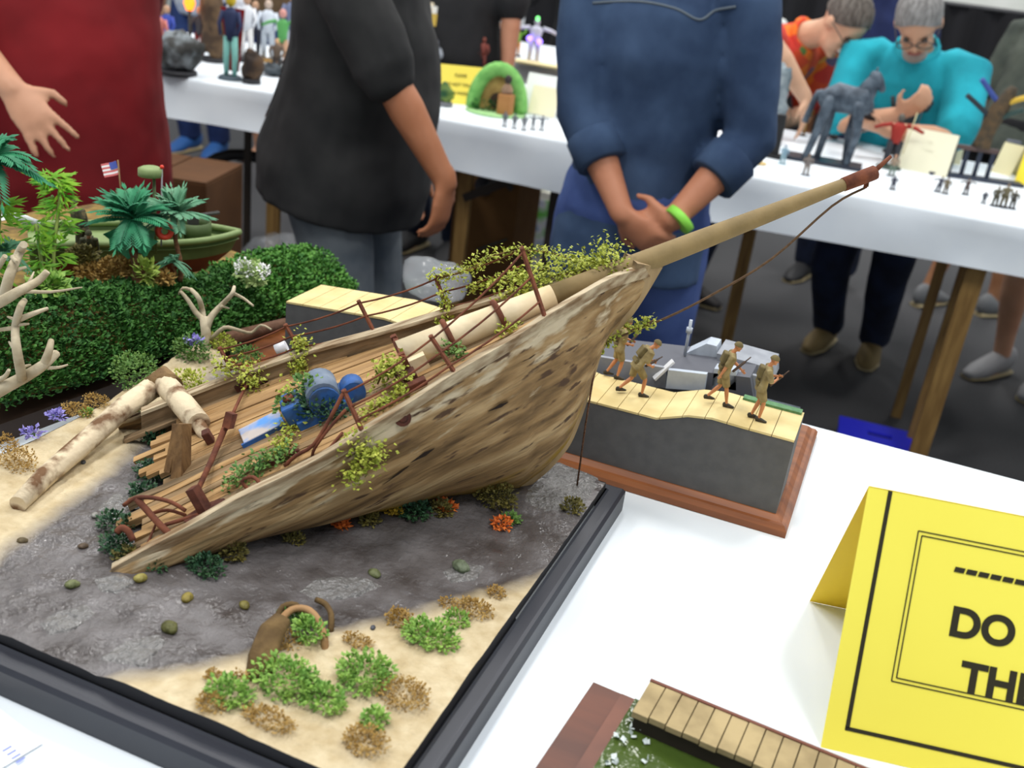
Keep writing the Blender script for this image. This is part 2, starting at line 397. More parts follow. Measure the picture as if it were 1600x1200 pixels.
def planeP(x, y, off=0):
    d = ray(x, y); nn = V((u.y, -u.x, 0)); return CP+d*(((BW+nn*off)-CP).dot(nn)/d.dot(nn))
M_hull = mat('weathered_hull_timber', (104, 80, 50), (182, 154, 112), scale=26, rough=.85, bump=.9, stretch=(.28, 1.6, 2.4), rot=(0, radians(-24), radians(38)), detail=8, lo=.34, hi=.66, c3=(150, 120, 80), bscale=30)
M_stem = mat('pale_stem_timber', (150, 126, 92), (176, 152, 114), scale=14, rough=.8, bump=.4, stretch=(4, 4, .6), detail=6)
M_deck = [mat('deck_plank_%d' % i, c, d_, scale=30, rough=.85, bump=.5, stretch=(.3, 3, 3), rot=(0, radians(-25), radians(38)), detail=6) for i, (c, d_) in enumerate([((132, 100, 62), (178, 142, 96)), ((116, 92, 62), (160, 132, 96)), ((146, 110, 66), (188, 152, 104)), ((104, 86, 62), (150, 124, 92))])]
M_grey = mat('pale_worn_gunwale', (198, 182, 152), (126, 100, 70), scale=40, rough=.85, stretch=(.4, 3, 3), rot=(0, radians(-25), radians(38)), bump=.4)
M_rust = mat('rusty_iron', (88, 48, 34), (126, 72, 48), scale=60, rough=.9, bump=.3)
M_rustd = mat('dark_rusty_iron', (66, 36, 28), (100, 54, 38), scale=60, rough=.9, bump=.3)
sh = thing('wrecked_ship', 'wrecked wooden ship bow with weathered hull and long bowsprit heeled over on the grey mud', 'ship', V((-.42, .80, GZ)))
stem_px = [(1031, 416), (1010, 452), (985, 490), (960, 517), (937, 548), (924, 590), (913, 625), (901, 660), (888, 690), (872, 712), (850, 735), (824, 756)]
stem = smooth_path([planeP(x, y) for x, y in stem_px], 3)
wl = [PZ(x, y, .939) for x, y in [(815, 762), (760, 769), (700, 776), (650, 786), (575, 802), (500, 818), (420, 832), (340, 850), (260, 868), (205, 884), (160, 900)]]
wl = smooth_path(wl, 3)
def hull_side(near):
    NC, NR = 70, 16; rows = []; r = nearR if near else farR
    for i in range(NC+1):
        t = 1.05*(i/NC)**1.15; a = railat(r, t)
        if t < .30: k = along(stem, (t/.30)**.85)
        else: k = along(wl, (t-.30)/.75)
        if not near:
            s = (k-BW).dot(u); lat = (k-BW).dot(nl); k = BW+u*s+nl*(abs(lat)+.015*min(1, max(0, t-.3)*4))+V((0, 0, k.z-BW.z))
        out = (-nl if near else nl); row = []
        bul = .030*min(1, t*4)*(1-.55*max(0, t-.4)/.6)
        for j in range(NR+1):
            v = j/NR; p = a.lerp(k, v)+out*bul*4*v*(1-v)*(.6+.4*v)+V((0, 0, -.012*4*v*(1-v)*min(1, t*3)))
            q = (p-BW); g = noise.noise(V((q.dot(u)*9, q.z*70, 1)))*.0016+noise.noise(V((q.dot(u)*22, q.z*200, 4)))*.0009
            row.append(p+out*(g if 0 < v < 1 else 0))
        rows.append(row)
    return rows
b = MB(); hn = hull_side(True); b.grid(hn, True, True); hf = hull_side(False); b.grid(hf, True)
hob = b.build('hull', M_hull, sh)
nr_ = 17; va = [(i % nr_)/(nr_-1) for i in range(71*nr_)]*2
aa = hob.data.attributes.new('rowv', 'FLOAT', 'POINT'); aa.data.foreach_set('value', va)
nt = M_hull.node_tree; pbh = nt.nodes['Principled BSDF']; N = nt.nodes.new; L = nt.links.new; old = pbh.inputs['Base Color'].links[0].from_socket
ah = N('ShaderNodeAttribute'); ah.attribute_name = 'rowv'; tch = N('ShaderNodeTexCoord'); mph = N('ShaderNodeMapping'); mph.vector_type = 'TEXTURE'; mph.inputs['Rotation'].default_value = (0, radians(-26), radians(38)); mph.inputs['Scale'].default_value = (2.6, .8, .55); L(tch.outputs['Object'], mph.inputs['Vector'])
def hnz(sc, det): n = N('ShaderNodeTexNoise'); n.inputs['Scale'].default_value = sc; n.inputs['Detail'].default_value = det; L(mph.outputs['Vector'], n.inputs['Vector']); return n.outputs['Fac']
def mth(op, a, b_): q = N('ShaderNodeMath'); q.operation = op; q.use_clamp = op == 'MULTIPLY'; (L(a, q.inputs[0]) if not isinstance(a, float) else setattr(q.inputs[0], 'default_value', a)); (L(b_, q.inputs[1]) if not isinstance(b_, float) else setattr(q.inputs[1], 'default_value', b_)); return q.outputs[0]
def mixc(fac, c, base): x = N('ShaderNodeMix'); x.data_type = 'RGBA'; L(fac, x.inputs['Factor']); L(base, x.inputs[6]); x.inputs[7].default_value = (*lin(c), 1); return x.outputs[2]
pale = mth('MULTIPLY', mth('SUBTRACT', mth('SUBTRACT', hnz(34, 7), mth('MULTIPLY', ah.outputs['Fac'], .62)), .41), 11.)
ocr = mth('MULTIPLY', mth('SUBTRACT', mth('ADD', hnz(26, 5), mth('MULTIPLY', ah.outputs['Fac'], 1.0)), 1.30), 5.)
drk = mth('MULTIPLY', mth('SUBTRACT', hnz(60, 8), .60), 14.)
L(mixc(ocr, (150, 120, 38), mixc(drk, (84, 62, 44), mixc(pale, (204, 188, 158), old))), pbh.inputs['Base Color'])
# pale stem post
b = MB(); L_ = []
for i, p in enumerate(stem):
    t = i/(len(stem)-1); aft = (-u*.034+V((0, 0, .008)))*(1-.3*t); hw = nl*(.0055+.002*t)
    L_.append([p+u*.0015-hw*.7, p+u*.004, p+u*.0015+hw*.7, p+aft+hw*(3.2-1.2*t), p+aft-hw*(3.2-1.2*t), p+u*.0015-hw*.7])
b.grid(L_, True, False); b.f += [(0, 1, 2, 3, 4)]; b.sm += [False]; b.build('stem_post', M_stem, sh)
# deck planks, one by one
pl = -.1225; j = 0; PW = .0104
while pl < .122:
    l0, l1 = pl+.0004, pl+PW-.0004; lm = max(abs(l0), abs(l1)); t0 = .02
    while halfw(t0) < lm+.001 and t0 < 1: t0 += .005
    if t0 < .97:
        t1 = 1.0+rnd(-.02, .06) if pl < -.02 else 1.0+rnd(-.09, .04); up = rnd(-.0006, .0009); nseg = max(3, int((t1-t0)*16)); rows = []
        for i in range(nseg+1):
            t = t0+(t1-t0)*i/nseg; a = deck(t, l0)+DN*up; c = deck(t, l1)+DN*up; lift = V((0, 0, .004*max(0, t-.93)*14*(1 if j % 3 == 0 else 0)))
            rows.append([a-DN*.004, a+lift, c+lift, c-DN*.004])
        bb = MB(); bb.grid(rows, False); bb.f += [(0, 1, 2, 3), tuple(len(bb.v)-4+q for q in (3, 2, 1, 0))]; bb.sm += [False]*2
        bb.build('deck_plank', M_deck[random.choice((0, 1, 2, 2, 3, 0))], sh)
    pl += PW; j += 1
# gunwale on the near side, bulwark on the far side
rows = []
for i in range(61):
    t = .01+1.02*i/60; p = railat(nearR, t); o = -nl*.0015; q = noise.noise(V((t*9, 0, 0)))*.002
    rows.append([p+o+V((0, 0, -.010)), p+o+V((0, 0, .002+q*.4)), p+nl*(.0075+q)+V((0, 0, .002+q*.3)), p+nl*.008+V((0, 0, -.012))])
MB().grid(rows, False).build('gunwale', M_grey, sh)
rows = []; cap = []
for i in range(61):
    t = .02+.98*i/60; p = railat(farR, t); o = -nl*min(.010, halfw(t)*.5); d0 = deck(t, halfw(t)*.93)
    rows.append([d0-V((0, 0, .004)), p+o*.7, p+nl*.002]); cap.append([p+o+V((0, 0, -.001)), p+o+V((0, 0, .003)), p+nl*.003+V((0, 0, .003)), p+nl*.003+V((0, 0, -.003))])
MB().grid(rows, False, True).build('bulwark', M_deck[3], sh); MB().grid(cap, False, True).build('bulwark_cap', M_grey, sh)
# bowsprit
A = deck_px(648, 572)+DN*.016; Bp = PD(950, 431, dep(BW)-.012); dd = (Bp-A).normalized(); lo, hi = .1, 2
for _ in range(50):
    k = (lo+hi)/2
    if proj(A+dd*k)[0] < 1362: lo = k
    else: hi = k
TIP = A+dd*lo; bl = (TIP-A).length
M_sprit = mat('aged_tan_spar', (118, 100, 64), (148, 126, 84), scale=20, rough=.7, bump=.3, stretch=(1, 1, 1))
M_cream = mat('bleached_cream_wood', (232, 216, 182), (206, 180, 136), scale=18, rough=.75, bump=.4, lo=.4, hi=.75)
kb = (Bp-A).length
MB().tube([A+dd*(kb*.72), A+dd*kb, A+dd*(kb+(bl-kb)*.35), A+dd*(kb+(bl-kb)*.7), TIP], [.0135, .0125, .0110, .0085, .0058], 14).build('bowsprit', M_sprit, sh)
MB().tube([A-dd*.008, A+dd*kb*.25, A+dd*kb*.5, A+dd*kb*.72], [.0165, .0160, .0148, .0136], 14).build('bowsprit_heel', M_cream, sh)
MB().box(A+dd*.004-DN*.012, (.02, .05, .03), Matrix((DX, DY, DN)).transposed()).build('heel_block', M_cream, sh)
for k in (.045, .100):
    c = A+dd*k; pts = [c+(DY*cos(q)+DN*sin(q))*.0178 for q in [pi*2*j/20 for j in range(20)]]
    bb = MB(); bb.tube(pts, [(.0026, .0032)]*20, 6, closed=True); bb.bar(c-DY*.018-DN*.022, c-DY*.018, .006); bb.bar(c+DY*.018-DN*.022, c+DY*.018, .006); bb.build('iron_band', M_rust, sh)
bb = MB(); bb.tube([TIP-dd*.035, TIP-dd*.01, TIP+dd*.004], [.0075, .0080, .0078], 10); bb.tube([TIP+dd*.0, TIP+dd*.02+V((0, 0, .012))], [.003, .002], 6); bb.bar(TIP-dd*.004, TIP-dd*.004+V((0, 0, -.014)), .004); bb.build('cap_iron', M_rust, sh)
hz = planeP(945, 533)+u*.004
rop = [TIP-dd*.004+V((0, 0, -.014))]
for x, y, k in ((1300, 322, .8), (1205, 405, .55), (1110, 462, .3), (1040, 497, .14)): rop.append(PD(x, y, dep(TIP)*k+dep(hz)*(1-k)))
rop.append(hz); MB().tube(smooth_path(rop, 4), .0013, 6).build('bobstay', mat('brown_rope', (82, 62, 44), (104, 80, 58), scale=300, rough=.95), sh)
MB().tube([PD(1360, 262, dep(TIP)), PD(1356, 292, dep(TIP)+.004)], .0008, 5).build('stay_end', MATS['brown_rope'], sh)
hw_ = planeP(930, 541)-nl*.004
MB().tube([hw_-u*.02-nl*.002, hw_+u*.002-nl*.004], [.005, .0045], 8).build('hawse_timber', M_rustd, sh)
gp = PZ(902, 757, GZ); MB().tube([hw_-nl*.004, V((hw_.x*.5+gp.x*.5, hw_.y*.5+gp.y*.5, hw_.z*.45+GZ*.55)), V((gp.x, gp.y, GZ-.002))], .0011, 6).build('anchor_rope', mat('rusty_chain', (88, 58, 40), (120, 84, 60), scale=400, rough=.9, bump=.8), sh)
# rust scupper plug and dark splits on the near side of the hull
def on_hull(x, y):
    best = (1e9,)
    for r in hn:
        for p in r:
            a, c, _ = proj(p); d = (a-x)**2+(c-y)**2
            if d < best[0]: best = (d, p)
    return PD(x, y, dep(best[1]))
p = on_hull(629, 653); nn = (CP-p).normalized(); nn = (nn*.5-nl*.5+V((0, 0, .1))).normalized()
MB().tube([p-nn*.003, p+nn*.0022], [.0085, .0080], 14).tube([p+nn*.0022, p+nn*.003], [.005, .003], 10).build('scupper_plug', M_rustd, sh)
M_gap = mat('dark_split', (34, 24, 18), rough=.95)
for x0, y0, x1, y1, wd in ((763, 643, 795, 628, .0034), (640, 724, 680, 700, .0038), (598, 758, 640, 728, .0014), (815, 566, 838, 553, .0020)):
    a = on_hull(x0, y0); c = on_hull(x1, y1); n_ = (CP-a).normalized(); sd = (c-a).cross(n_).normalized(); m_ = a.lerp(c, .6)
    MB().extr([a+n_*.0012, m_+sd*wd*.5+n_*.0012, c+n_*.0012, m_-sd*wd*.5+n_*.0012], -n_*.004).build('split', M_gap, sh)
# peeling pale paint patches near the gunwale
# ---- rusty guard rails
def rail(name, posts, wires, side_r, wr=.0011):
    P = []
    for (tx, ty, bx, by) in posts:
        bse = min((railat(side_r, q/200) for q in range(2, 215)), key=lambda p: (proj(p)[0]-bx)**2+(proj(p)[1]-by)**2)
        bse = PD(bx, by, dep(bse)); tp = PD(tx, ty, dep(bse)+.004); P.append((bse, tp))
        MB().bar(bse-DN*.003, tp, .0034, .0030).tube([tp-DN*.001, tp+DN*.002], .0026, 6).build('rail_post', M_rust, sh)
    for k, ext in wires:
        pts = [bs_.lerp(tp, k) for bs_, tp in P]
        if ext: pts += [PD(x, y, dep(pts[-1])-.01) for x, y in ext]
        q = []
        for i in range(len(pts)-1):
            for s in range(5): q.append(pts[i].lerp(pts[i+1], s/5)-DN*(.003*4*(s/5)*(1-s/5)))
        q.append(pts[-1]); MB().tube(q, wr, 5).build('rail_wire', M_rust, sh)
    return P
RN = rail('near', [(538, 612, 563, 668), (674, 527, 711, 582), (816, 390, 850, 492)], [(.96, None), (.58, None), (.2, None)], nearR)
RF = rail('far', [(344, 545, 360, 575), (447, 509, 467, 545), (561, 472, 585, 520), (681, 434, 699, 485), (815, 388, 832, 440)], [(.97, None), (.55, None), (.08, None)], farR)
def rod(name, px, d0, d1, r, mt=None, parent=None):
    k = len(px); pts = [PD(x, y, d0+(d1-d0)*i/(k-1)) for i, (x, y) in enumerate(px)]
    return MB().tube(smooth_path(pts, 3), r, 6).build(name, mt or M_rust, parent if parent is not None else sh)
dn = lambda x, y: dep(deck_px(x, y))
rod('bent_rail', [(537, 613), (515, 655), (490, 695), (462, 712), (445, 728)], dep(RN[0][1]), dn(445, 728), .0019)
rod('bent_rail', [(540, 640), (512, 672), (492, 700), (488, 712)], dep(RN[0][1])-.003, dn(488, 712), .0015)
rod('bent_rail', [(535, 676), (515, 700), (495, 725)], dn(535, 676)-.004, dn(495, 725), .0015)
rod('bent_rail', [(393, 770), (378, 752), (395, 745), (408, 758)], dn(393, 768), dn(408, 758)-.01, .0018)
# stern rail pieces
rod('bent_rail', [(193, 790), (212, 778), (240, 778), (268, 785), (290, 798)], dn(230, 800)-.03, dn(290, 800)-.01, .0020)
rod('bent_rail', [(213, 779), (232, 800), (250, 820), (267, 836)], dn(230, 800)-.03, dn(267, 836), .0034)
rod('bent_rail', [(238, 802), (262, 797), (290, 805)], dn(238, 805)-.015, dn(290, 803)-.004, .0016)
rod('bent_rail', [(258, 820), (285, 812), (312, 803)], dn(258, 820)-.01, dn(312, 803)-.004, .0019)
rod('bent_rail', [(245, 815), (230, 850), (218, 868)], dn(245, 815)-.012, dn(218, 868), .0012)
rod('bent_rail', [(183, 832), (190, 825), (200, 830), (208, 845)], dn(215, 835)-.02, dn(215, 850)-.008, .0034)
# davit post and bollard (rusty)
b = MB(); p0 = deck_px(322, 800); p1 = PD(300, 762, dep(p0)-.006)
b.bar(p0, p1, .0105, .009); b.tube([p0-DN*.002, p0+DN*.0025], [(.021, .010)]*2, 14, side=DX); b.build('bollard', M_rustd, sh)
b = MB(); b.tube([PD(308, 768, dep(p0)), PD(330, 720, dn(330, 720)-.014), PD(350, 672, dn(350, 690)-.012), PD(362, 650, dn(362, 665)-.006)], [.0026, .0030, .0034, .0040], 8); b.bar(PD(356, 668, dn(360, 690)-.01), PD(362, 645, dn(360, 690)-.012), .0085); b.build('fallen_davit', M_rust, sh)
rod('thin_rod', [(363, 648), (375, 622), (388, 595)], dn(363, 655)-.01, dn(388, 600)-.01, .0018)
# rusty plates and fittings on the deck
for (x, y, sx, sy, sz) in ((640, 598, .02, .018, .012), (446, 716, .03, .008, .005), (330, 690, .008, .012, .014), (384, 606, .02, .008, .008), (406, 600, .02, .007, .003), (652, 606, .022, .010, .008)):
    p = deck_px(x, y); MB().box(p+DN*sz*.45, (sx, sy, sz), Matrix((DX, DY, DN)).transposed(), bev=.001).build('deck_fitting', M_rustd, sh)
# bitts frame beside the bowsprit heel
b = MB(); p = deck_px(640, 578); b.bar(p-DY*.02, p-DY*.02+DN*.03, .006); b.bar(p+DY*.022, p+DY*.022+DN*.032, .006); b.bar(p-DY*.026+DN*.026, p+DY*.028+DN*.028, .005); b.build('bitts', M_rust, sh)
# blue winch
RD = Matrix((DX, DY, DN)).transposed()
M_blue = mat('chipped_blue_paint', (44, 92, 158), (58, 74, 92), scale=60, rough=.6, lo=.45, hi=.7, bump=.2)
M_bgrey = mat('blue_grey_paint', (128, 140, 156), (100, 116, 136), scale=60, rough=.6)
wc = deck_px(508, 640); wi = thing('deck_winch', 'blue deck winch with grey drum overgrown by ivy on the ship deck', 'winch', wc)
b = MB(); b.box(wc+DN*.005, (.056, .050, .010), RD, .001); b.build('bed', M_blue, wi)
for k in (-1, 1):
    b = MB(); c = wc+DX*.006+DY*(.021*k); b.tube([c+DN*.018-DY*.002, c+DN*.018+DY*.002], .0152, 18); b.box(c+DN*.008, (.030, .004, .014), RD); b.build('cheek', M_blue, wi)
MB().tube([wc+DX*.006-DY*.019+DN*.0205, wc+DX*.006+DY*.019+DN*.0205], .0166, 20).build('drum', M_bgrey, wi)
gc_ = MB().box(wc-DX*.026+DN*.016, (.020, .036, .020), RD, .002).build('gear_case', M_blue, wi)
MB().tube([wc-DX*.026+DN*.026, wc-DX*.026+DN*.030], [.006, .005], 12).build('gear_cap', M_rust, gc_)
MB().tube([wc+DX*.034-DY*.014+DN*.010, wc+DX*.034+DY*.008+DN*.010], .012, 16).build('warping_drum', M_blue, wi)
hp = deck_px(412, 672); R2 = RD @ Matrix.Rotation(radians(8), 3, 'Z')
hc = thing('hatch_cover', 'flat blue and white hatch cover lying loose on the deck', 'hatch cover', hp)
MB().box(hp+DN*.003, (.044, .034, .005), R2, .0008).build('panel', mat('peeling_blue_panel', (88, 146, 214), (188, 178, 172), scale=26, rough=.6, lo=.42, hi=.58), hc)
MB().box(hp+DN*.0012-DY*.0165, (.045, .003, .007), R2).build('edge_strip', M_blue, hc)
# ---- broken mast (bleached logs) leaning from sand to deck
mp = [PZ(28, 788, .949), PD(70, 745, 1.01), PD(140, 685, 1.07), PD(190, 640, 1.11), PD(246, 600, 1.15)]
M_log = mat('bleached_flaking_log', (222, 204, 172), (112, 80, 52), scale=30, rough=.8, bump=.6, lo=.48, hi=.60, detail=6)
ms = thing('broken_mast', 'snapped cream mast leaning from the sand onto the ship stern', 'mast', mp[0])
MB().tube(mp, [.0085, .0105, .0115, .0120, .0125], 14).build('lower_length', M_log, ms)
MB().tube([PD(236, 607, 1.145), PD(256, 592, 1.15), PD(268, 606, 1.14)], [.013, .0152, .0140], 12).build('snapped_joint', mat('snapped_brown_wood', (104, 78, 50), (140, 112, 74), scale=60, rough=.9, bump=.6), ms)
MB().tube([PD(258, 600, 1.145), PD(286, 632, 1.10), PD(311, 662, 1.065)], [.0130, .0128, .0122], 14).build('upper_length', M_log, ms)
MB().tube([PD(300, 648, 1.075), PD(318, 676, 1.06), PD(332, 694, 1.05)], [.0078, .0072, .0050], 10).build('splintered_end', M_log, ms)
pb_ = deck_px(282, 742); pt = PD(284, 662, dep(pb_)+.004)
st = thing('timber_stump', 'dark upright timber stump standing at the broken stern', 'timber', pb_)
MB().bar(pb_-V((0, 0, .01)), pt, .0155, .012).build('post', mat('dark_stained_timber', (96, 70, 42), (132, 100, 62), scale=30, rough=.85, stretch=(4, 4, .5), bump=.4), st)
MB().bar(PD(262, 738, dep(pb_)), PD(276, 668, dep(pb_)+.004), .006).build('split_slat', MATS['dark_stained_timber'], st)
# ================================================================== plants, weed and debris on the beach
M_lg = mat('bright_green_leaf', (104, 150, 62), (150, 186, 84), scale=90, rough=.6)
M_yg = mat('yellow_green_vine_leaf', (142, 156, 44), (186, 190, 80), scale=90, rough=.6)
M_mg = mat('mid_green_leaf', (70, 112, 48), (112, 146, 66), scale=90, rough=.6)
M_dg = mat('dark_green_weed', (28, 66, 44), (60, 96, 58), scale=90, rough=.6)
M_bw = mat('brown_green_weed', (84, 80, 38), (122, 112, 50), scale=90, rough=.7)
M_tan = mat('dry_tan_tuft', (150, 116, 54), (186, 154, 90), scale=120, rough=.9)
M_ora = mat('orange_coral', (206, 96, 34), (226, 124, 50), scale=90, rough=.7)
M_yel = mat('yellow_ochre_tuft', (186, 152, 34), (204, 172, 60), scale=90, rough=.7)
M_vio = mat('violet_petal', (140, 132, 206), (168, 158, 224), scale=90, rough=.6)
M_stemb = mat('brown_twig', (98, 74, 46), (126, 98, 62), scale=90, rough=.9)
def bush(name, label, cat, px, rx, ry, rz, n, l, m, z=None, grp=None, at=None, stem=None):
    c = at if at is not None else PZ(*px, GZ)
    n = int(n*1.8); l = l*.86
    zb = z if z is not None else gz(max(gx0, min(gx1, c.x)), max(gy0, min(gy1, c.y)))
    c = V((c.x, c.y, zb+rz*.55)); b = MB(); b.cloud(c, (rx, ry, rz), n, l, zmin=zb-.001)
    r = thing(name, label, cat, (c.x, c.y, zb), grp); b.build('foliage', m, r, 'stuff')
    if stem:
        s = MB()
        for k in range(5): a = rnd(0, 6.28); s.tube([V((c.x, c.y, zb-.002)), V((c.x+rx*.6*cos(a), c.y+ry*.6*sin(a), zb+rz))], [.0012, .0006], 5)
        s.build('stem', M_stemb, r)
    return r
# front corner ground cover
for px, rx, ry, rz, n, lab in [((445, 1068), .030, .022, .012, 420, 'biggest leafy green creeper clump on the front sand, behind the timber rib'),
        ((360, 1090), .020, .014, .009, 220, 'leafy green clump at the left end of the front creepers'),
        ((570, 1062), .024, .022, .012, 360, 'leafy green clump in the middle of the front sand'),
        ((505, 1098), .020, .013, .009, 200, 'low leafy clump close to the front edge of the base'),
        ((672, 1000), .026, .017, .010, 340, 'leafy green clump near the right edge of the front sand'),
        ((585, 1130), .010, .010, .007, 90, 'small leafy sprig at the front corner of the sand'),
        ((484, 998), .017, .012, .012, 160, 'leafy tuft growing inside the curved ribs'),
        ((465, 967), .018, .008, .006, 110, 'blue green leaf patch behind the curved ribs'),
        ((712, 970), .012, .010, .006, 90, 'small green sprig at the right end of the creepers')]:
    bush('creeper_clump', lab, 'plant', px, rx, ry, rz, n, .0052, M_lg if 'blue' not in lab else M_mg)
for px, rx, ry, rz, n, lab in [((625, 970), .014, .010, .008, 240, 'tan dry tuft behind the right creeper clump'), ((740, 955), .020, .012, .007, 300, 'wide tan dry tuft by the right edge of the base'),
        ((775, 930), .010, .008, .006, 140, 'small tan tuft at the right end of the sand'), ((335, 1060), .008, .006, .005, 90, 'little tan tuft left of the timber rib'),
        ((330, 1105), .012, .010, .006, 160, 'tan dry tuft at the left front edge of the sand'), ((420, 1128), .024, .010, .006, 300, 'long tan dry patch along the front edge'),
        ((570, 1165), .018, .014, .008, 300, 'tan dry tuft in the very front corner'), ((630, 1090), .024, .018, .008, 380, 'broad tan dry patch right of the middle creepers'),
        ((560, 1005), .014, .008, .005, 150, 'flat tan tuft between the creeper clumps'), ((455, 1002), .012, .014, .004, 130, 'brown dry grass inside the curved ribs'),
        ((700, 905+40), .008, .006, .005, 80, 'tiny tan tuft above the wide dry tuft'), ((376, 1062), .008, .006, .005, 80, 'brown tuft at the foot of the timber rib'),
        ((30, 728), .020, .016, .014, 330, 'round tan tuft on the sand at the left edge'), ((10, 700), .016, .010, .010, 200, 'grey tan tuft behind the round tuft at the left edge'),
        ((120, 645), .022, .012, .006, 260, 'low tan grass strip along the jungle edge'), ((150, 632), .018, .012, .007, 220, 'ochre grass patch beside the violet flowers')]:
    bush('dry_tuft', lab, 'tuft', px, rx, ry, rz, n, .0030, M_tan)
# weed along the hull and mud
def hullbush(px, rx, rz, n, l, m, lab, cat='weed', name='weed_tuft'): return bush(name, lab, cat, px, rx, rx*.7, rz, n, l, m)
for px, rx, rz, n, m, lab in [((775, 783), .024, .016, 300, M_bw, 'brown green weed under the ship forefoot'), ((690, 798), .012, .010, 130, M_bw, 'brown weed beside the orange coral under the hull'),
        ((645, 800), .020, .012, 220, M_dg, 'dark weed under the middle of the hull'), ((575, 812), .012, .009, 120, M_bw, 'small brown weed under the hull left of the yellow tuft'),
        ((460, 842), .012, .006, 90, M_bw, 'thin weed strip at the hull foot'), ((362, 865), .016, .012, 180, M_bw, 'yellow green weed ball at the hull foot'),
        ((322, 888), .018, .010, 180, M_dg, 'dark green weed hanging below the stern planks'), ((240, 880), .014, .007, 110, M_dg, 'dark weed at the low corner of the stern'),
        ((200, 872), .015, .009, 130, M_bw, 'olive weed at the tip of the stern plank'), ((182, 858), .016, .012, 170, M_dg, 'dark weed tuft left of the stern corner'),
        ((180, 820), .018, .010, 170, M_dg, 'dark weed tuft beside the rusty stern rail'), ((225, 772), .018, .009, 160, M_dg, 'dark weed tuft among the broken planks'),
        ((235, 740), .018, .010, 180, M_dg, 'dark weed under the timber stump'), ((245, 690), .018, .010, 150, M_dg, 'grey green weed at the edge of the broken deck'),
        ((895, 795), .012, .010, 110, M_bw, 'olive sprig near the anchor rope'), ((250, 838), .012, .006, 70, M_dg, 'weed speck under the bent stern rail'), ((800, 812), .010, .006, 60, M_mg, 'small green sprig by the lone orange coral')]:
    hullbush(px, rx, rz, n, .0050, m, lab)
for px, rx, rz, n, m, lab in [((533, 818), .008, .007, 60, M_ora, 'orange coral at the hull foot, leftmost of three'), ((697, 790), .010, .006, 60, M_ora, 'flat orange coral under the hull, middle of three'),
        ((783, 820), .010, .008, 60, M_ora, 'orange coral standing alone on the mud, right of the hull'), ((612, 798), .009, .009, 110, M_yel, 'ball of yellow weed under the hull')]:
    hullbush(px, rx, rz, n, .0060, m, lab, 'coral' if 'coral' in lab else 'weed', 'coral' if 'coral' in lab else 'weed_tuft')
for px, rx, rz, n, lab, m in [((238, 660), .022, .012, 240, 'green bush on the sand beside the mast foot', M_mg), ((215, 610), .034, .026, 420, 'pale green bush left of the snapped mast', M_mg),
        ((300, 580), .026, .018, 300, 'green bush behind the violet flower near the far rail', M_mg), ((295, 618), .024, .020, 260, 'yellow green bush against the far stern rail', M_yg),
        ((385, 568), .024, .012, 220, 'green bush behind the far rail post', M_mg), ((300, 648), .012, .012, 110, 'small yellow green sprig right of the mast joint', M_yg), ((345, 565), .020, .012, 180, 'sandy green bush below the dry tree', M_yg), ((135, 648), .007, .004, 40, 'tiny green sprout on the sand', M_lg)]:
    bush('bush', lab, 'bush', px, rx, rx*.7, rz, n, .0052, m)
for px, rx, lab in [((88, 656), .012, 'violet flower patch on the sand, nearer of two'), ((52, 682), .013, 'violet flower patch at the left edge of the sand'), ((302, 580), .012, 'violet flower by the far stern rail')]:
    p = PZ(*px, GZ); r = thing('violet_flower', lab, 'flower', (p.x, p.y, gz(max(gx0, p.x), min(gy1, p.y)))); zz = OFF[r.name].z+(.006 if px[0] < 200 else .022)
    MB().cloud(V((p.x, p.y, zz)), (rx, rx*.6, .003), 60, .006).build('petals', M_vio, r, 'stuff'); b = MB()
    for k in range(4): b.tube([V((p.x+rnd(-.004, .004), p.y, OFF[r.name].z-.001)), V((p.x+rnd(-.006, .006), p.y, zz))], .0006, 5)
    b.build('stem', M_mg, r)
# pebbles and shells on the mud
def pebble(px, r, c, lab, fl=.55):
    p = PZ(*px, GZ); b = MB(); b.ell((p.x, p.y, gz(p.x, p.y)+r*.25), (r, r*.75, r*fl), Matrix.Rotation(rnd(0, 3), 3, 'Z'), 12, 8)
    for q in b.v: q += V((noise.noise(q*160), noise.noise(q*160+V((3, 0, 0))), 0))*r*.14
    return tag(b.build('pebble', mat('pebble_%d_%d_%d' % c, c, tuple(max(0, v-40) for v in c), scale=200, rough=.6, bump=.3)), lab, 'pebble')
for px, r, c, lab in [((113, 912), .0065, (110, 116, 76), 'round greenish pebble with a wet side on the mud'), ((293, 930), .0068, (142, 128, 62), 'olive yellow pebble in the middle of the mud'),
        ((219, 903), .0066, (150, 140, 74), 'yellowish pebble just below the stern corner'), ((382, 944), .0060, (120, 112, 54), 'slanted olive pebble near the front sand'),
        ((265, 980), .0085, (100, 100, 56), 'olive lump at the end of the long puddle'), ((35, 842), .0050, (104, 90, 62), 'small brown stone on the mud at the far left'),
        ((130, 850), .0048, (96, 80, 62), 'small brown stone left of the stern weed'), ((148, 802), .0046, (150, 148, 142), 'little pale stone near the narrow puddle'),
        ((130, 722), .0035, (90, 92, 96), 'tiny dark stone beside the mast on the sand'), ((583, 980), .0030, (90, 92, 100), 'tiny grey stone on the front sand'), ((705, 932), .0032, (88, 100, 110), 'tiny blue grey stone near the right edge'), ((585, 893), .0070, (112, 118, 80), 'mossy lump in front of the hull middle'), ((720, 885), .010, (118, 128, 104), 'pale green lump in the round puddle')]:
    pebble(px, r, c, lab)
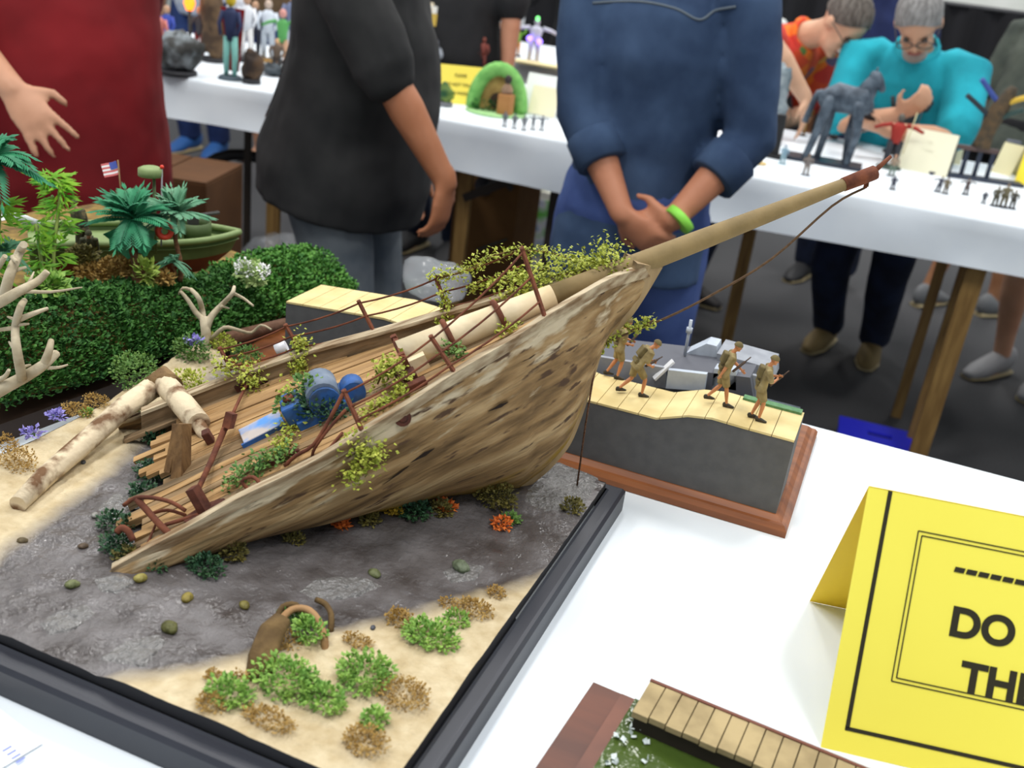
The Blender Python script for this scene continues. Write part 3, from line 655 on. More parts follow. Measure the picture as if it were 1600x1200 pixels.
# old ribs half buried in the front sand
M_rib = mat('old_rib_timber', (86, 66, 38), (122, 98, 60), scale=40, rough=.9, bump=.6)
rb = thing('buried_ribs', 'curved old boat ribs sticking out of the front sand', 'timber', PZ(440, 1010, GZ))
g = lambda x, y, h=0: PZ(x, y, GZ)+V((0, 0, h))
MB().tube([g(402, 1062, -.004), g(410, 1035, .006), g(424, 1008, .014), g(440, 992, .015)], [(.0098, .006), (.0115, .007), (.0110, .007), (.0085, .006)], 8, sq=.7).build('rib', M_rib, rb)
MB().tube(smooth_path([g(437, 988, .012), g(455, 968, .010), g(478, 970, .012), g(495, 985, .012), g(506, 1005, .006), g(508, 1015, -.004)], 3), .0032, 8).build('rib', mat('reddish_rib_timber', (140, 104, 66), (166, 130, 90), scale=40, rough=.9), rb)
MB().tube(smooth_path([g(432, 965, -.002), g(442, 956, .005), g(462, 955, .006), g(478, 963, -.002)], 3), .0030, 8).build('rib', M_rib, rb)
MB().tube(smooth_path([g(494, 943, .004), g(508, 953, .006), g(517, 970, .006), g(517, 985, -.003)], 3), .0026, 8).build('rib', M_rib, rb)
# ---- vines on the ship
def vine(name, label, px, d, r, n, l=.0062, m=None, tube=.0010, droop=0):
    k = len(px); ds = d if isinstance(d, list) else [d]*k
    pts = smooth_path([PD(x, y, q) for (x, y), q in zip(px, ds)], 4); b = MB()
    n = int(n*2); l *= .74
    for _ in range(n):
        i = random.randrange(len(pts)-1); p = pts[i].lerp(pts[i+1], rnd(0, 1))+V((random.gauss(0, r), random.gauss(0, r), random.gauss(0, r)))
        kk = rnd(.7, 1.3); b.leaf(p, (rnd(-1, 1), rnd(-1, 1), rnd(-.6, 1)), (rnd(-1, 1), rnd(-1, 1), 1.2), l*kk, l*.75*kk)
    o = thing(name, label, 'vine', pts[0]); b.build('leaves', m or M_yg, o, 'stuff'); MB().tube(pts, tube, 5).build('stem', M_stemb, o); return o
dB = dep(BW); dRF = [dep(p[0]) for p in RF]; dRN = [dep(p[0]) for p in RN]
vine('vine', 'yellow green vine trailing along the top wire of the far rail', [(676, 432), (700, 430), (735, 420), (770, 400), (815, 392), (860, 395), (900, 408), (930, 412)], [dRF[3]+.004, dRF[3], dRF[3]-.01, dRF[4]+.01, dRF[4]+.004, dB+.04, dB+.02, dB], .0045, 320)
vine('vine', 'thick yellow green vine mass heaped behind the bow', [(790, 460), (830, 445), (870, 430), (905, 425), (940, 415), (958, 405)], [dRF[4]-.02, dRF[4]-.02, dB+.02, dB+.01, dB-.005, dB-.012], .0105, 900)
vine('vine', 'yellow green vine hanging down over the bow rail post', [(800, 505), (830, 490), (860, 470), (890, 455), (925, 440), (950, 418)], [dB+.03, dB+.02, dB+.012, dB+.005, dB-.002, dB-.014], .0065, 520)
vine('vine', 'vine following the second wire toward the bow', [(735, 452), (760, 445), (790, 436), (820, 425), (860, 420)], [dRF[3]-.01, dRF[4]+.01, dRF[4], dRF[4]-.01, dB+.02], .0040, 150)
vine('vine', 'short vine sprig creeping along the deck edge near the bow', [(780, 518), (800, 512), (830, 500), (860, 488)], [dn(785, 520)-.008, dn(800, 515)-.01, dB+.02, dB+.012], .0035, 90)
vine('vine', 'vine hanging on the third far rail post', [(690, 455), (697, 475), (698, 495), (688, 510)], dRF[3]-.004, .0035, 110)
vine('vine', 'vine column on the second far rail post', [(468, 530), (470, 550), (466, 570), (468, 578)], dRF[1]-.006, .0055, 190)
vine('vine', 'loose vine strands over the first far rail post', [(335, 575), (360, 572), (385, 582), (400, 592), (395, 605)], dRF[0]-.01, .0065, 170)
vine('vine', 'ivy draped from the winch down to the hatch cover', [(452, 610), (455, 630), (462, 650), (452, 668), (440, 695), (436, 708)], [dn(455, 620)-.016, dn(458, 635)-.014, dn(462, 655)-.012, dn(455, 672)-.008, dn(445, 700)-.006, dn(437, 712)-.006], .0055, 260)
vine('vine', 'ivy patch creeping over the near deck edge', [(362, 755), (385, 740), (405, 725), (430, 715), (455, 708)], [dn(365, 755)-.008, dn(385, 745)-.008, dn(405, 730)-.008, dn(430, 718)-.008, dn(455, 712)-.006], .0060, 260, m=M_mg)
vine('vine', 'yellow green vine on the bitts beside the cream spar', [(590, 600), (600, 578), (612, 570), (625, 590), (635, 605)], [dn(595, 605)-.010, dn(605, 600)-.02, dn(612, 600)-.022, dn(622, 605)-.014, dn(635, 610)-.008], .0060, 240)
vine('vine', 'vine strip along the deck below the cream spar', [(565, 652), (590, 635), (612, 622), (635, 612)], [dn(565, 655)-.006]+[dn(x, y)-.006 for x, y in ((590, 640), (612, 628), (635, 616))], .0040, 120)
hu = on_hull(565, 715); dh = dep(hu)-.006
vine('vine', 'bright vine hanging over the near side of the hull', [(548, 690), (560, 700), (575, 715), (590, 708), (562, 735), (545, 752)], dh, .0062, 300)
vine('vine', 'small vine under the bow, hanging on the bobstay', [(970, 500), (985, 515), (1005, 508), (1022, 500)], dep(hz)-.004, .0040, 90, l=.0062)
vine('vine', 'vine wrapped round the hawse timber', [(938, 545), (955, 528), (968, 512)], dep(hz)-.006, .0035, 50)
vine('vine', 'ivy sprig on the cream spar bands', [(690, 545), (715, 548), (722, 555)], dn(715, 555)-.012, .0040, 60, m=M_mg)
o = thing('ivy', 'dark ivy covering the blue winch', 'ivy', wc); b = MB(); b.cloud(wc+DN*.012-DY*.012, (.036, .022, .015), 620, .0055); b.build('dark_leaves', M_dg, o, 'stuff'); b = MB(); b.cloud(wc+DN*.032+DX*.0-DY*.002, (.020, .014, .008), 150, .0055); b.cloud(wc-DX*.030+DN*.022, (.012, .014, .012), 80, .0055); b.build('light_leaves', M_mg, o, 'stuff')
# ---- driftwood and dry tree
M_drift = mat('grey_driftwood', (168, 154, 126), (196, 184, 158), scale=40, rough=.9, bump=.4)
def twig(pts, r0, r1, parent, m=M_drift, name='branch', d=1.03, wob=.02):
    n = len(pts); ps = [PD(x, y, d+(rnd(-wob, wob) if i else 0)) for i, (x, y) in enumerate(pts)]
    return MB().tube(smooth_path(ps, 3), [r0+(r1-r0)*i/((n-1)*3) for i in range((n-1)*3+1)], 8).build(name, m, parent)
dw = thing('driftwood', 'pale branching driftwood tree lying at the left edge of the beach', 'driftwood', PZ(-20, 625, GZ))
for pts, r0, r1 in [([(-60, 650), (-10, 615), (40, 588), (68, 570), (88, 552)], .0085, .0045), ([(68, 572), (76, 550), (80, 532)], .0050, .0030), ([(75, 575), (92, 574), (106, 570)], .0022, .0010), ([(35, 592), (26, 545), (24, 510), (32, 480), (38, 470)], .0052, .0032),
        ([(28, 500), (52, 490), (74, 482)], .0034, .0018), ([(24, 512), (-20, 518)], .0026, .0016), ([(26, 500), (12, 495)], .0024, .001), ([(25, 508), (45, 506)], .0024, .001), ([(24, 548), (14, 534)], .0026, .001), ([(30, 575), (48, 570)], .0030, .001),
        ([(-40, 490), (0, 472), (30, 455), (58, 440), (74, 424)], .0065, .0034), ([(5, 470), (15, 430), (30, 395), (37, 382)], .0060, .0042), ([(24, 422), (40, 418)], .0028, .0016), ([(36, 455), (80, 456), (128, 449)], .0026, .0008), ([(40, 450), (48, 436), (53, 425)], .0022, .0008), ([(-10, 430), (8, 400)], .0034, .0026), ([(-20, 600), (6, 590), (14, 578)], .0034, .0018), ([(20, 402), (26, 410)], .0030, .0018)]:
    twig(pts, r0, r1, dw, d=1.06 if pts[0][1] > 480 else 1.10)
tb = PZ(325, 556, GZ); tb = V((max(tb.x, gx0+.02), min(tb.y, gy1-.015), GZ)); dt_ = dep(tb)
dtree = thing('dry_tree', 'small bare dry tree with forked twigs behind the far rail', 'tree', tb)
MB().tube([tb-V((0, 0, .004)), PD(322, 520, dt_), PD(318, 495, dt_)], [.0075, .0065, .0055], 10).build('trunk', M_drift, dtree)
for pts, r0, r1 in [([(318, 500), (306, 488), (293, 468), (282, 455)], .0042, .0020), ([(318, 505), (316, 485), (310, 465), (298, 452)], .0042, .0026), ([(322, 515), (330, 495), (345, 478), (362, 460), (366, 448)], .0050, .0022), ([(364, 458), (380, 466), (396, 478)], .0024, .0014), ([(330, 530), (350, 512), (370, 515), (392, 520), (408, 508), (424, 515)], .0030, .0012), ([(298, 453), (286, 450), (279, 460)], .0024, .0010), ([(345, 478), (358, 482)], .0020, .0010)]:
    twig(pts, r0, r1, dtree, d=dt_, wob=.012)
p = PZ(440, 545, GZ+.01); tag(MB().tube([PD(432, 548, dRF[1]+.03), PD(448, 541, dRF[1]+.03)], [.008, .0075], 10).build('white_canister', flat((226, 226, 232), .5)), 'small white canister behind the far rail', 'canister')
# ================================================================== jungle river scene, behind on the left
JO = V((-.862, .755, 0)); J1 = V((.156, .988, 0)).normalized(); J2 = V((-J1.y, J1.x, 0)); JL = .625
def J(a, c, z): return JO+J1*a+J2*c+V((0, 0, z))
jb = thing('jungle_diorama', 'base of the jungle river scene with steep green bank along its right side', 'base', J(JL/2, .31, T))
MB().extr([J(0, 0, T), J(JL, 0, T), J(JL, .62, T), J(0, .62, T)], (0, 0, .024)).build('plinth', mat('dark_brown_plinth', (52, 38, 30), rough=.5), jb)
PKZ = [(-.05, 1.042), (0, 1.034), (.1, 1.016), (.2, 1.004), (.3, .988), (.4, .977), (.5, .984), (.6, .966), (.7, .955)]
def jz(a, c): return .925+(poly_lerp(PKZ, a)-.925)*min(1, max(0, c/.06))**.7*(1-.75*max(0, min(1, (c-.10)/.06)))+.006*noise.noise(V((a*14, c*14, 0)))
rows = [[J(JL*i/40, .005+.61*j/40, jz(JL*i/40, .005+.61*j/40)) for j in range(41)] for i in range(41)]
MB().grid(rows).build('bank_ground', mat('jungle_soil', (96, 76, 44), (150, 124, 62), scale=40, rough=.9, bump=.4), jb)
M_hedge = mat('hedge_green', (48, 104, 38), (96, 150, 58), scale=70, rough=.7)
M_hedge2 = mat('hedge_dark_green', (36, 84, 34), (74, 126, 48), scale=70, rough=.7)
def hedge(name, label, a0, a1, n, m, top=.0):
    b = MB()
    for _ in range(n):
        a = rnd(a0, a1); q = rnd(0, 1); c = .004+.105*q**1.6; z = jz(a, c)+rnd(0, .018)+top*q+.008*noise.noise(V((a*30, c*30, 7)))
        d = (-J2*(1-q)+V((rnd(-1, 1), rnd(-1, 1), rnd(0, 1.2)))); l = rnd(.0042, .0085)
        b.leaf(J(a, c-.012*(1-q)*rnd(0, 1), z), d, (rnd(-1, 1), rnd(-1, 1), 1), l, l*.8)
    o = thing(name, label, 'hedge', J((a0+a1)/2, .05, .925)); b.build('foliage', m, o, 'stuff'); return o
hedge('hedge', 'dense dark green hedge bank in front of the driftwood, left part', -.02, .22, 8500, M_hedge2)
hedge('hedge', 'dense green hedge bank below the palms, middle part', .20, .44, 8500, M_hedge2)
hedge('hedge', 'dense green hedge bank below the boat bow, right part', .42, .63, 7500, M_hedge, .006)
# palms
M_palm = mat('blue_green_frond', (30, 112, 78), (64, 154, 108), scale=40, rough=.5)
M_palm2 = mat('grey_green_frond', (74, 140, 104), (120, 172, 136), scale=40, rough=.5)
M_trunk = mat('reddish_palm_trunk', (122, 84, 54), (92, 62, 42), scale=200, rough=.9, stretch=(.2, .2, 1), bump=.5)
def palm(label, base_px, crown_px, d, r, m, nf=13, tr=.0062, droop=1., fan=False):
    bse = PD(*base_px, d); cr = PD(*crown_px, d-.005); o = thing('palm', label, 'palm tree', bse)
    n = 14; MB().tube([bse.lerp(cr, i/n)+V((.003*sin(i*.5), 0, 0)) for i in range(n+1)], [tr*(1-.35*i/n)*(1.1 if i % 2 else .95) for i in range(n+1)], 9).build('trunk', M_trunk, o)
    for k in range(nf):
        a = 2*pi*k/nf+rnd(-.2, .2); el = rnd(-.25, 1.35); h = V((cos(a), sin(a), 0)); pts = []
        for i in range(6):
            t = i/5; pts.append(cr+h*(r*t*cos(el)*1.02)+V((0, 0, r*(sin(el)*t-droop*.55*t*t))))
        b = MB(); side = h.cross(ZZ)
        for i in range(5):
            for sgn in (-1, 1):
                for q in (.0, .33, .66):
                    p = pts[i].lerp(pts[i+1], q); tg = (pts[i+1]-pts[i]).normalized(); l = r*.36*(1-.55*abs((i+q)/5-.35)); b.leaf(p, tg*.9+side*sgn+V((0, 0, -.25)), (0, 0, 1), l, l*.24)
        b.leaf(pts[5], pts[5]-pts[4], (0, 0, 1), r*.28, r*.07)
        b.tube(pts, [r*.022*(1-.7*i/5) for i in range(6)], 4); b.build('frond', m, o)
    if fan:
        for a in (2.6, 3.9, 5.4, 6.6):
            h = V((cos(a), sin(a), 0)); s_ = V((-h.y, h.x, 0)); c0 = cr-V((0, 0, r*.25)); b = MB(); rows = []
            for i in range(8): g_ = -1.25+2.5*i/7; rows.append([c0+h*(r*.1), c0+h*(r*.30)+(s_*sin(g_)-ZZ*cos(g_))*r*.30+h*(.02*r*(i % 2)), c0+h*(r*.34)+(s_*sin(g_)*.9-ZZ*cos(g_))*r*(.72 if i % 2 else .62)])
            b.grid(rows, False); b.build('hanging_frond', m, o)
    return o
palm('blue green palm with the fullest crown, left of the boat', (216, 445), (206, 340), 1.36, .054, M_palm, 30, .0082, .55, True)
palm('smaller grey green palm with a thin trunk in front of the boat', (281, 440), (274, 332), 1.40, .045, M_palm2, 24, .0038, .5)
palm('tiny grey green palm at the foot of the thin trunk', (272, 432), (272, 408), 1.39, .026, M_palm2, 9, .002)
palm('palm at the left edge of the frame with yellow tipped fronds', (-30, 470), (-14, 250), 1.22, .058, M_palm, 22, .0075, .9)
palm('short palm behind the grey figures left of the bamboo', (20, 470), (6, 395), 1.27, .036, M_palm2, 10, .004)
M_bam = mat('lime_bamboo_leaf', (88, 160, 34), (150, 196, 54), scale=60, rough=.5)
def bamboo(label, px, d, n, l, tip):
    o = thing('bamboo', label, 'plant', PD(*px[0], d)); pts = smooth_path([PD(x, y, d) for x, y in px], 5); MB().tube(pts, .0022, 6).build('stem', flat((150, 168, 84)), o); b = MB()
    for _ in range(n):
        p = random.choice(pts[2:]); a = rnd(0, 6.28); h = V((cos(a), sin(a), 0))
        for k in range(4):
            dd_ = h+V((rnd(-.5, .5), rnd(-.5, .5), rnd(-.7, .35))); ll = l*rnd(.6, 1.2); b.leaf(p+h*rnd(0, l*.6)+V((0, 0, rnd(-.004, .004))), dd_, (0, 0, 1), ll, ll*.17)
    b.build('leaves', M_bam, o, 'stuff'); return o
bamboo('tall lime green bamboo with its tip bent over, left of the big palm', [(88, 470), (84, 400), (90, 340), (94, 300), (88, 282), (70, 276)], 1.31, 100, .021, 0)
bamboo('low lime green bamboo beside the driftwood', [(70, 470), (66, 420), (56, 350)], 1.29, 50, .020, 0)
bamboo('lime green bamboo at the left edge of the frame', [(-8, 470), (-4, 400), (0, 320)], 1.25, 50, .022, 0)
bush('fern', 'pale yellow fern at the foot of the big palm', 'plant', (0, 0), .010, .010, .018, 60, .014, mat('pale_fern', (150, 176, 76), (178, 196, 96), scale=60, rough=.6), at=PD(228, 432, 1.36), z=PD(228, 440, 1.36).z)
bush('fern', 'bright green low fern at the lower left of the bamboo', 'plant', (0, 0), .022, .016, .012, 120, .014, M_lg, at=PD(75, 445, 1.25), z=PD(75, 455, 1.25).z)
for px, r, lab, m in [((150, 425), .03, 'ochre dry scrub behind the hedge', M_tan), ((185, 415), .026, 'ochre dry scrub left of the big palm trunk', M_tan), ((250, 430), .020, 'ochre dry scrub between the two palm trunks', M_tan), ((130, 395), .022, 'dark scrub behind the bamboo', M_bw)]:
    p = PD(*px, 1.38); bush('scrub', lab, 'bush', (0, 0), r, r*.7, r*.45, 260, .008, m, at=p, z=p.z-.008)
p = PD(392, 428, 1.44); fb = bush('flowering_bush', 'white flowering bush on the bank beside the boat bow', 'bush', (0, 0), .022, .016, .020, 160, .009, mat('pale_reed', (156, 184, 110), (180, 200, 130), scale=60), at=p, z=p.z-.012)
MB().cloud(PD(382, 418, 1.43), (.016, .012, .012), 150, .005).cloud(PD(412, 424, 1.43), (.010, .008, .010), 70, .005).build('blossom', flat((236, 236, 234), .6), fb, 'stuff')
for a, c, r, lab in ((.02, .14, .05, 'dark green bush at the far left behind the driftwood branches'), (.10, .22, .05, 'dark green bush behind the low bamboo at the left edge'), (.04, .30, .055, 'green bush in the back left of the jungle scene'), (.16, .34, .05, 'dark green bush behind the white tube')):
    p = J(a, c, .95); bush('jungle_bush', lab, 'bush', (0, 0), r, r, r*.62, 420, .011, M_hedge if 'green bush in' in lab else M_hedge2, at=p, z=jz(a, c)-.004)
# patrol boat
M_olv = mat('olive_green_hull', (72, 90, 50), (84, 104, 60), scale=30, rough=.6); M_olv2 = mat('light_olive_deck', (118, 138, 84), (132, 150, 98), scale=30, rough=.6)
bow = PZ(384, 379, 1.012); ax = (PZ(250, 387, 1.012)-PZ(380, 385, 1.012)); ax.z = 0; ax.normalize(); lt = V((-ax.y, ax.x, 0)); zt = bow.z
if lt.y < 0: lt = -lt
bt = thing('patrol_boat', 'olive green patrol boat with red lower hull on the jungle river', 'boat', bow+ax*.15+lt*.046-V((0, 0, .06)))
def bw(t): return .052*(1-(1-min(1, t/.42))**2.4) if t < .42 else .052
def ring_b(t, dz, k=1): w_ = bw(t)*k; c = bow+ax*(.30*t)+lt*.046+V((0, 0, dz)); return c-lt*w_, c+lt*w_
def strip(z0, k0, z1, k1, N=24, t0=0.):
    A_, B_ = [], []
    for i in range(N+1):
        t = (i/N)**1.4; a, c = ring_b(t, z0, k0); a2, c2 = ring_b(t, z1, k1); sh0 = ax*(.035*(k0 != 1)*(1-t)); A_.append([a+sh0*(1-k0)*3, a2+ax*(1-k1)*.10*(1-t)]); B_.append([c+sh0*(1-k0)*3, c2+ax*(1-k1)*.10*(1-t)])
    return A_, B_
b = MB(); A_, B_ = strip(0, 1, -.028, .86); b.grid(A_, True); b.grid(B_, True, True); b.build('topsides', M_olv, bt)
b = MB(); A_, B_ = strip(-.028, .86, -.058, .5); b.grid(A_, True); b.grid(B_, True, True); b.build('lower_hull', mat('dull_red_bottom', (112, 50, 36), (96, 42, 32), scale=30, rough=.7), bt)
rows = []
for i in range(25):
    t = (i/24)**1.4; a, c = ring_b(t, -.008); rows.append([a, c])
MB().grid(rows, False).build('deck', M_olv2, bt)
b = MB(); pts = [ring_b((i/24)**1.4, .003)[0] for i in range(24, -1, -1)]+[ring_b((i/24)**1.4, .003)[1] for i in range(25)]; b.tube(pts, (.0045, .0055), 6, side=ZZ) if False else b.tube(pts, [.0048]*len(pts), 6); b.build('rub_rail', M_olv2, bt)
c = bow+ax*.13+lt*.05; Rb = Matrix((ax, lt, ZZ)).transposed()
MB().box(c+V((0, 0, .006)), (.085, .058, .030), Rb, .003).build('cabin', M_olv, bt)
b = MB(); pts = [c-ax*.062+V((0, 0, .008))+(ax*cos(q)+lt*sin(q))*.024 for q in [pi*2*k/20 for k in range(20)]]; b.tube(pts, [(.002, .013)]*20, 6, closed=True, side=None); b.build('gun_tub', M_olv, bt)
b = MB(); b.box(c-ax*.060+V((0, 0, .022)), (.016, .014, .014), Rb); b.bar(c-ax*.060+V((0, 0, .026)), c-ax*.10+V((0, 0, .032)), .003); b.bar(c-ax*.060+lt*.006+V((0, 0, .026)), c-ax*.10+lt*.006+V((0, 0, .032)), .003); b.build('deck_gun', flat((62, 62, 58), .5), bt)
q = PD(257, 361, 1.385); b = MB(); vv = (CP-q).normalized(); ss = vv.cross(ZZ).normalized(); uu = ss.cross(vv); pts = [q+(ss*cos(k)+uu*sin(k))*.0085 for k in [pi*2*k/20 for k in range(20)]]; b.tube(pts, .0042, 8, closed=True); o = tag(b.build('lifebuoy', flat((212, 66, 44), .5), None), 'orange red life ring on the side of the patrol boat', 'life ring')
q = PD(235, 268, 1.45); dm = thing('radar', 'olive drum shaped radar dome on a thin mast above the patrol boat', 'radar', V((q.x, q.y, zt)))
MB().tube([q-V((0, 0, .007)), q-V((0, 0, .006)), q+V((0, 0, .004)), q+V((0, 0, .0065))], [.014, .0172, .0168, .012], 20).build('dome', M_olv2, dm)
MB().tube([V((q.x+.006, q.y, zt-.01)), q+V((.006, 0, -.009))], .0022, 6).build('mast', M_olv, dm)
MB().tube([PD(252, 385, 1.45), PD(253, 262, 1.45)], .0012, 5).build('aerial', flat((120, 120, 124), .5), dm); MB().ell(PD(253, 261, 1.45), .0030).build('red_lamp', flat((226, 60, 40), .4), bpy.data.objects['aerial'])
fl = thing('flag', 'small striped flag with a blue canton on a staff above the palms', 'flag', PD(196, 330, 1.42)); a0 = PD(184, 250, 1.42); a1 = PD(192, 330, 1.42)
MB().tube([a1, a0], .0012, 5).build('staff', flat((120, 92, 56)), fl)
fw = PD(158, 257, 1.42)-PD(181, 251, 1.42); fd = PD(187, 272, 1.42)-PD(181, 251, 1.42); f0 = PD(181, 251, 1.42)
def fpt(s, t): return f0+fw*s+fd*t+ray(800, 600)*(.0016*sin(s*5))
for k in range(7):
    rows = [[fpt(s/8, k/7), fpt(s/8, (k+1)/7)] for s in range(9)]; MB().grid(rows).build('stripe', flat((206, 104, 104), .7) if k % 2 == 0 else flat((238, 232, 232), .7), fl)
off = ray(0, 0)*-.0006; rows = [[fpt(s/8, 0)+off, fpt(s/8, .52)+off] for s in range(5)]; MB().grid(rows).build('canton', flat((72, 88, 166), .7), fl)
tag(MB().tube([PD(10, 332, 1.33), PD(60, 352, 1.36)], [.0065, .0065], 10).tube([PD(9, 331.5, 1.3295), PD(13, 333, 1.331)], .0068, 10).build('white_tube', flat((232, 236, 238), .5)), 'white tube lying on the bank left of the bamboo', 'tube')
p = PD(350, 520, 1.40); tag(MB().tube([PD(330, 536, 1.36), PD(445, 505, 1.46)], [.010, .008], 8).build('river_log', mat('red_brown_soil', (88, 60, 44), (110, 78, 58), scale=60, rough=.9, bump=.5)), 'red brown earth ridge between the jungle and the wreck', 'log')

# ================================================================== soldiers' landing scene behind the bow
M_mah = mat('mahogany_frame', (150, 88, 44), (118, 66, 32), scale=14, rough=.45, stretch=(.4, 4, 4), spec=.5, bump=.05)
M_char = mat('charcoal_card', (92, 92, 94), (84, 84, 86), scale=60, rough=.8)
M_beach = mat('pale_beach_boards', (222, 204, 150), (208, 186, 128), scale=24, rough=.85, bump=.15)
SX0, SX1, SY0, SY1 = -.80, -.02, 1.068, 1.372
sb = thing('beach_diorama', 'mahogany framed base with charcoal sides under the khaki soldiers', 'base', ((SX0+SX1)/2, (SY0+SY1)/2, T))
b = MB(); prof = [(0, .9), (0, .908), (-.004, .913), (-.008, .914), (-.014, .919), (-.016, .919)]
rows = [[V((x, y, z)) for x, y in [(SX0-o, SY0-o), (SX1+o, SY0-o), (SX1+o, SY1+o), (SX0-o, SY1+o), (SX0-o, SY0-o)]] for o, z in prof]
b.grid(rows, False, True); b.add([V((SX0+.016, SY0+.016, .919)), V((SX1-.016, SY0+.016, .919)), V((SX1-.016, SY1-.016, .919)), V((SX0+.016, SY1-.016, .919))], [(0, 1, 2, 3)]); b.build('frame', M_mah, sb)
ft = [(447, 474), (600, 500), (740, 545), (905, 625), (1025, 656), (1075, 652), (1112, 656), (1160, 670), (1241, 692)]
FP = [PY(x, y, 1.084) for x, y in ft]
FP[0].x = max(FP[0].x, SX0+.03); bk = .085
poly = [V((FP[0].x, 1.084, .919))]+[V(p) for p in FP]+[V((FP[-1].x, 1.084, .919))]
MB().extr(poly, (0, bk, 0)).build('block', M_char, sb)
def topz(x): return poly_lerp([(p.x, p.z) for p in FP], x)
xs = [FP[0].x+(FP[-1].x-FP[0].x)*i/26 for i in range(27)]
for i in range(26):
    xa, xb_ = xs[i]+.0004, xs[i+1]-.0004; mid = [p.x for p in FP if xa < p.x < xb_]; px_ = [xa]+mid+[xb_]
    sec = [V((x, 1.0835, topz(x)+.0004)) for x in px_]+[V((x, 1.0835, topz(x)+.003)) for x in reversed(px_)]
    MB().extr(sec, (0, bk+.001, 0)).build('beach_board', M_beach, sb)
MB().box((-.075, 1.084+bk-.004, topz(-.075)+.004), (.07, .012, .004)).build('grass_strip', mat('sea_green_strip', (74, 120, 78), (96, 140, 96), scale=200), sb)
M_seaw = mat('dark_display_water', (40, 50, 58), (58, 70, 80), scale=30, rough=.25, bump=.3)
MB().box((-.40, (1.084+bk+1.352)/2, .932), (.70, 1.352-1.084-bk-.002, .028)).build('water_block', M_seaw, sb)
M_gry = mat('boat_grey_paint', (152, 156, 164), (134, 138, 146), scale=50, rough=.6); M_dgr = flat((62, 64, 70), .7); M_lgr = mat('boat_light_grey', (186, 196, 208), (170, 178, 190), scale=50, rough=.6)
lc = thing('landing_craft', 'grey landing craft with raised wheelhouse beached behind the khaki soldiers', 'boat', (-.20, 1.26, .946))
def slab(name, m, pts, h, dy, par):     # outline in pixels at plane Y, extruded away
    return None
def qbox(name, m, c, size, rz, par, bev=.001): return MB().box(c, size, Matrix.Rotation(rz, 3, 'Z'), bev).build(name, m, par)
Q = lambda x, y, Y: PY(x, y, Y)
def plate(name, m, px, Y, th, par): return MB().extr([PY(x, y, Y) for x, y in px], (0, th, 0)).build(name, m, par)
plate('near_hull_side', M_gry, [(905, 590), (1040, 607), (1040, 575), (905, 552)], 1.195, .006, lc)
plate('far_hull_side', M_gry, [(930, 560), (1065, 590), (1062, 560), (935, 532)], 1.29, .006, lc)
plate('hull_floor', flat((88, 90, 98), .7), [(905, 588), (1180, 640), (1172, 590), (925, 560)], 1.20, .09, lc)
plate('bow_ramp', M_lgr, [(1040, 607), (1100, 611), (1104, 585), (1044, 578)], 1.185, .008, lc)
plate('side_tank', M_lgr, [(1112, 608), (1150, 612), (1150, 580), (1116, 576)], 1.20, .02, lc)
plate('wheelhouse', M_lgr, [(1072, 552), (1104, 537), (1120, 541), (1120, 585), (1074, 578)], 1.26, .03, lc)
plate('engine_deck', M_gry, [(1120, 572), (1206, 600), (1206, 576), (1120, 552)], 1.25, .06, lc)
plate('stern_side', M_gry, [(1130, 608), (1192, 622), (1192, 590), (1130, 575)], 1.215, .006, lc)
MB().tube([PY(1070, 555, 1.25), PY(1080, 500, 1.25)], .0022, 6).tube([PY(1076, 520, 1.25), PY(1078, 512, 1.25)], .004, 8).build('signal_mast', M_lgr, lc)
MB().bar(PY(1022, 592, 1.19), PY(1052, 564, 1.20), .009, .003).build('gangplank', flat((226, 228, 232), .5), lc)
# rest of the near table
gs = PZ(610, 478, T); tag(MB().extr([PZ(566, 480, .9005), PZ(622, 492, .9005), PZ(655, 478, .9005), PZ(604, 465, .9005)], (0, 0, .004)).build('grass_mat', mat('speckled_grass_mat', (112, 146, 104), (176, 204, 164), scale=220, rough=.8)), 'small green speckled grass mat lying at the back of the near table', 'mat')
M_bag = mat('clear_plastic_film', (206, 210, 214), rough=.18, alpha=.28, spec=.6)
def bag(label, c, r, hh):
    b = MB(); b.ell(V(c)+V((0, 0, hh)), (r, r*.8, hh), None, 22, 14)
    for p in b.v:
        k = noise.noise(p*22)*.30+noise.noise(p*60)*.10; q = p-V(c)-V((0, 0, hh)); p += q*k; p.z = max(p.z, c[2]+.0005)
    return tag(b.build('plastic_bag', M_bag), label, 'bag')
bag('crumpled clear plastic bag at the back edge of the table behind the bow wires', PZ(682, 468, T), .058, .036)
# yellow tent sign
s0 = V((.058, .741, T)); s1 = V((.022, .957, T)); wd = V((cos(radians(11)), sin(radians(11)), 0)); WS = .432
rg = (s0+s1)/2; rg.z = 1.097
M_y = mat('bright_yellow_card', (252, 240, 92), (250, 236, 84), scale=3, rough=.6)
M_ink = flat((44, 40, 22), .8)
sg = thing('tent_sign', 'big yellow folded tent card sign reading do not touch the models', 'sign', (rg.x+wd.x*.21, rg.y+wd.y*.21, T))
fn = wd.cross(rg-s0).normalized()
if fn.y > 0: fn = -fn
sgf = MB().extr([s0, s0+wd*WS, rg+wd*WS, rg], -fn*.0007).build('front_face', M_y, sg)
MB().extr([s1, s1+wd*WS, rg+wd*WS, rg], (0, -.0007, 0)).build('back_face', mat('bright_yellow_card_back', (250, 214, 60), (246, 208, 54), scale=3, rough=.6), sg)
up = (rg-s0).normalized(); SH = (rg-s0).length
def sp(a, h, o=.0004): return s0+wd*a+up*h+fn*o
def line(pts, wdt, name='printed_line'):
    b = MB()
    for (a0, h0), (a1, h1) in zip(pts[:-1], pts[1:]): b.bar(sp(a0, h0), sp(a1, h1), wdt, .0004, side=(up if a0 != a1 else wd))
    b.build(name, M_ink, sgf)
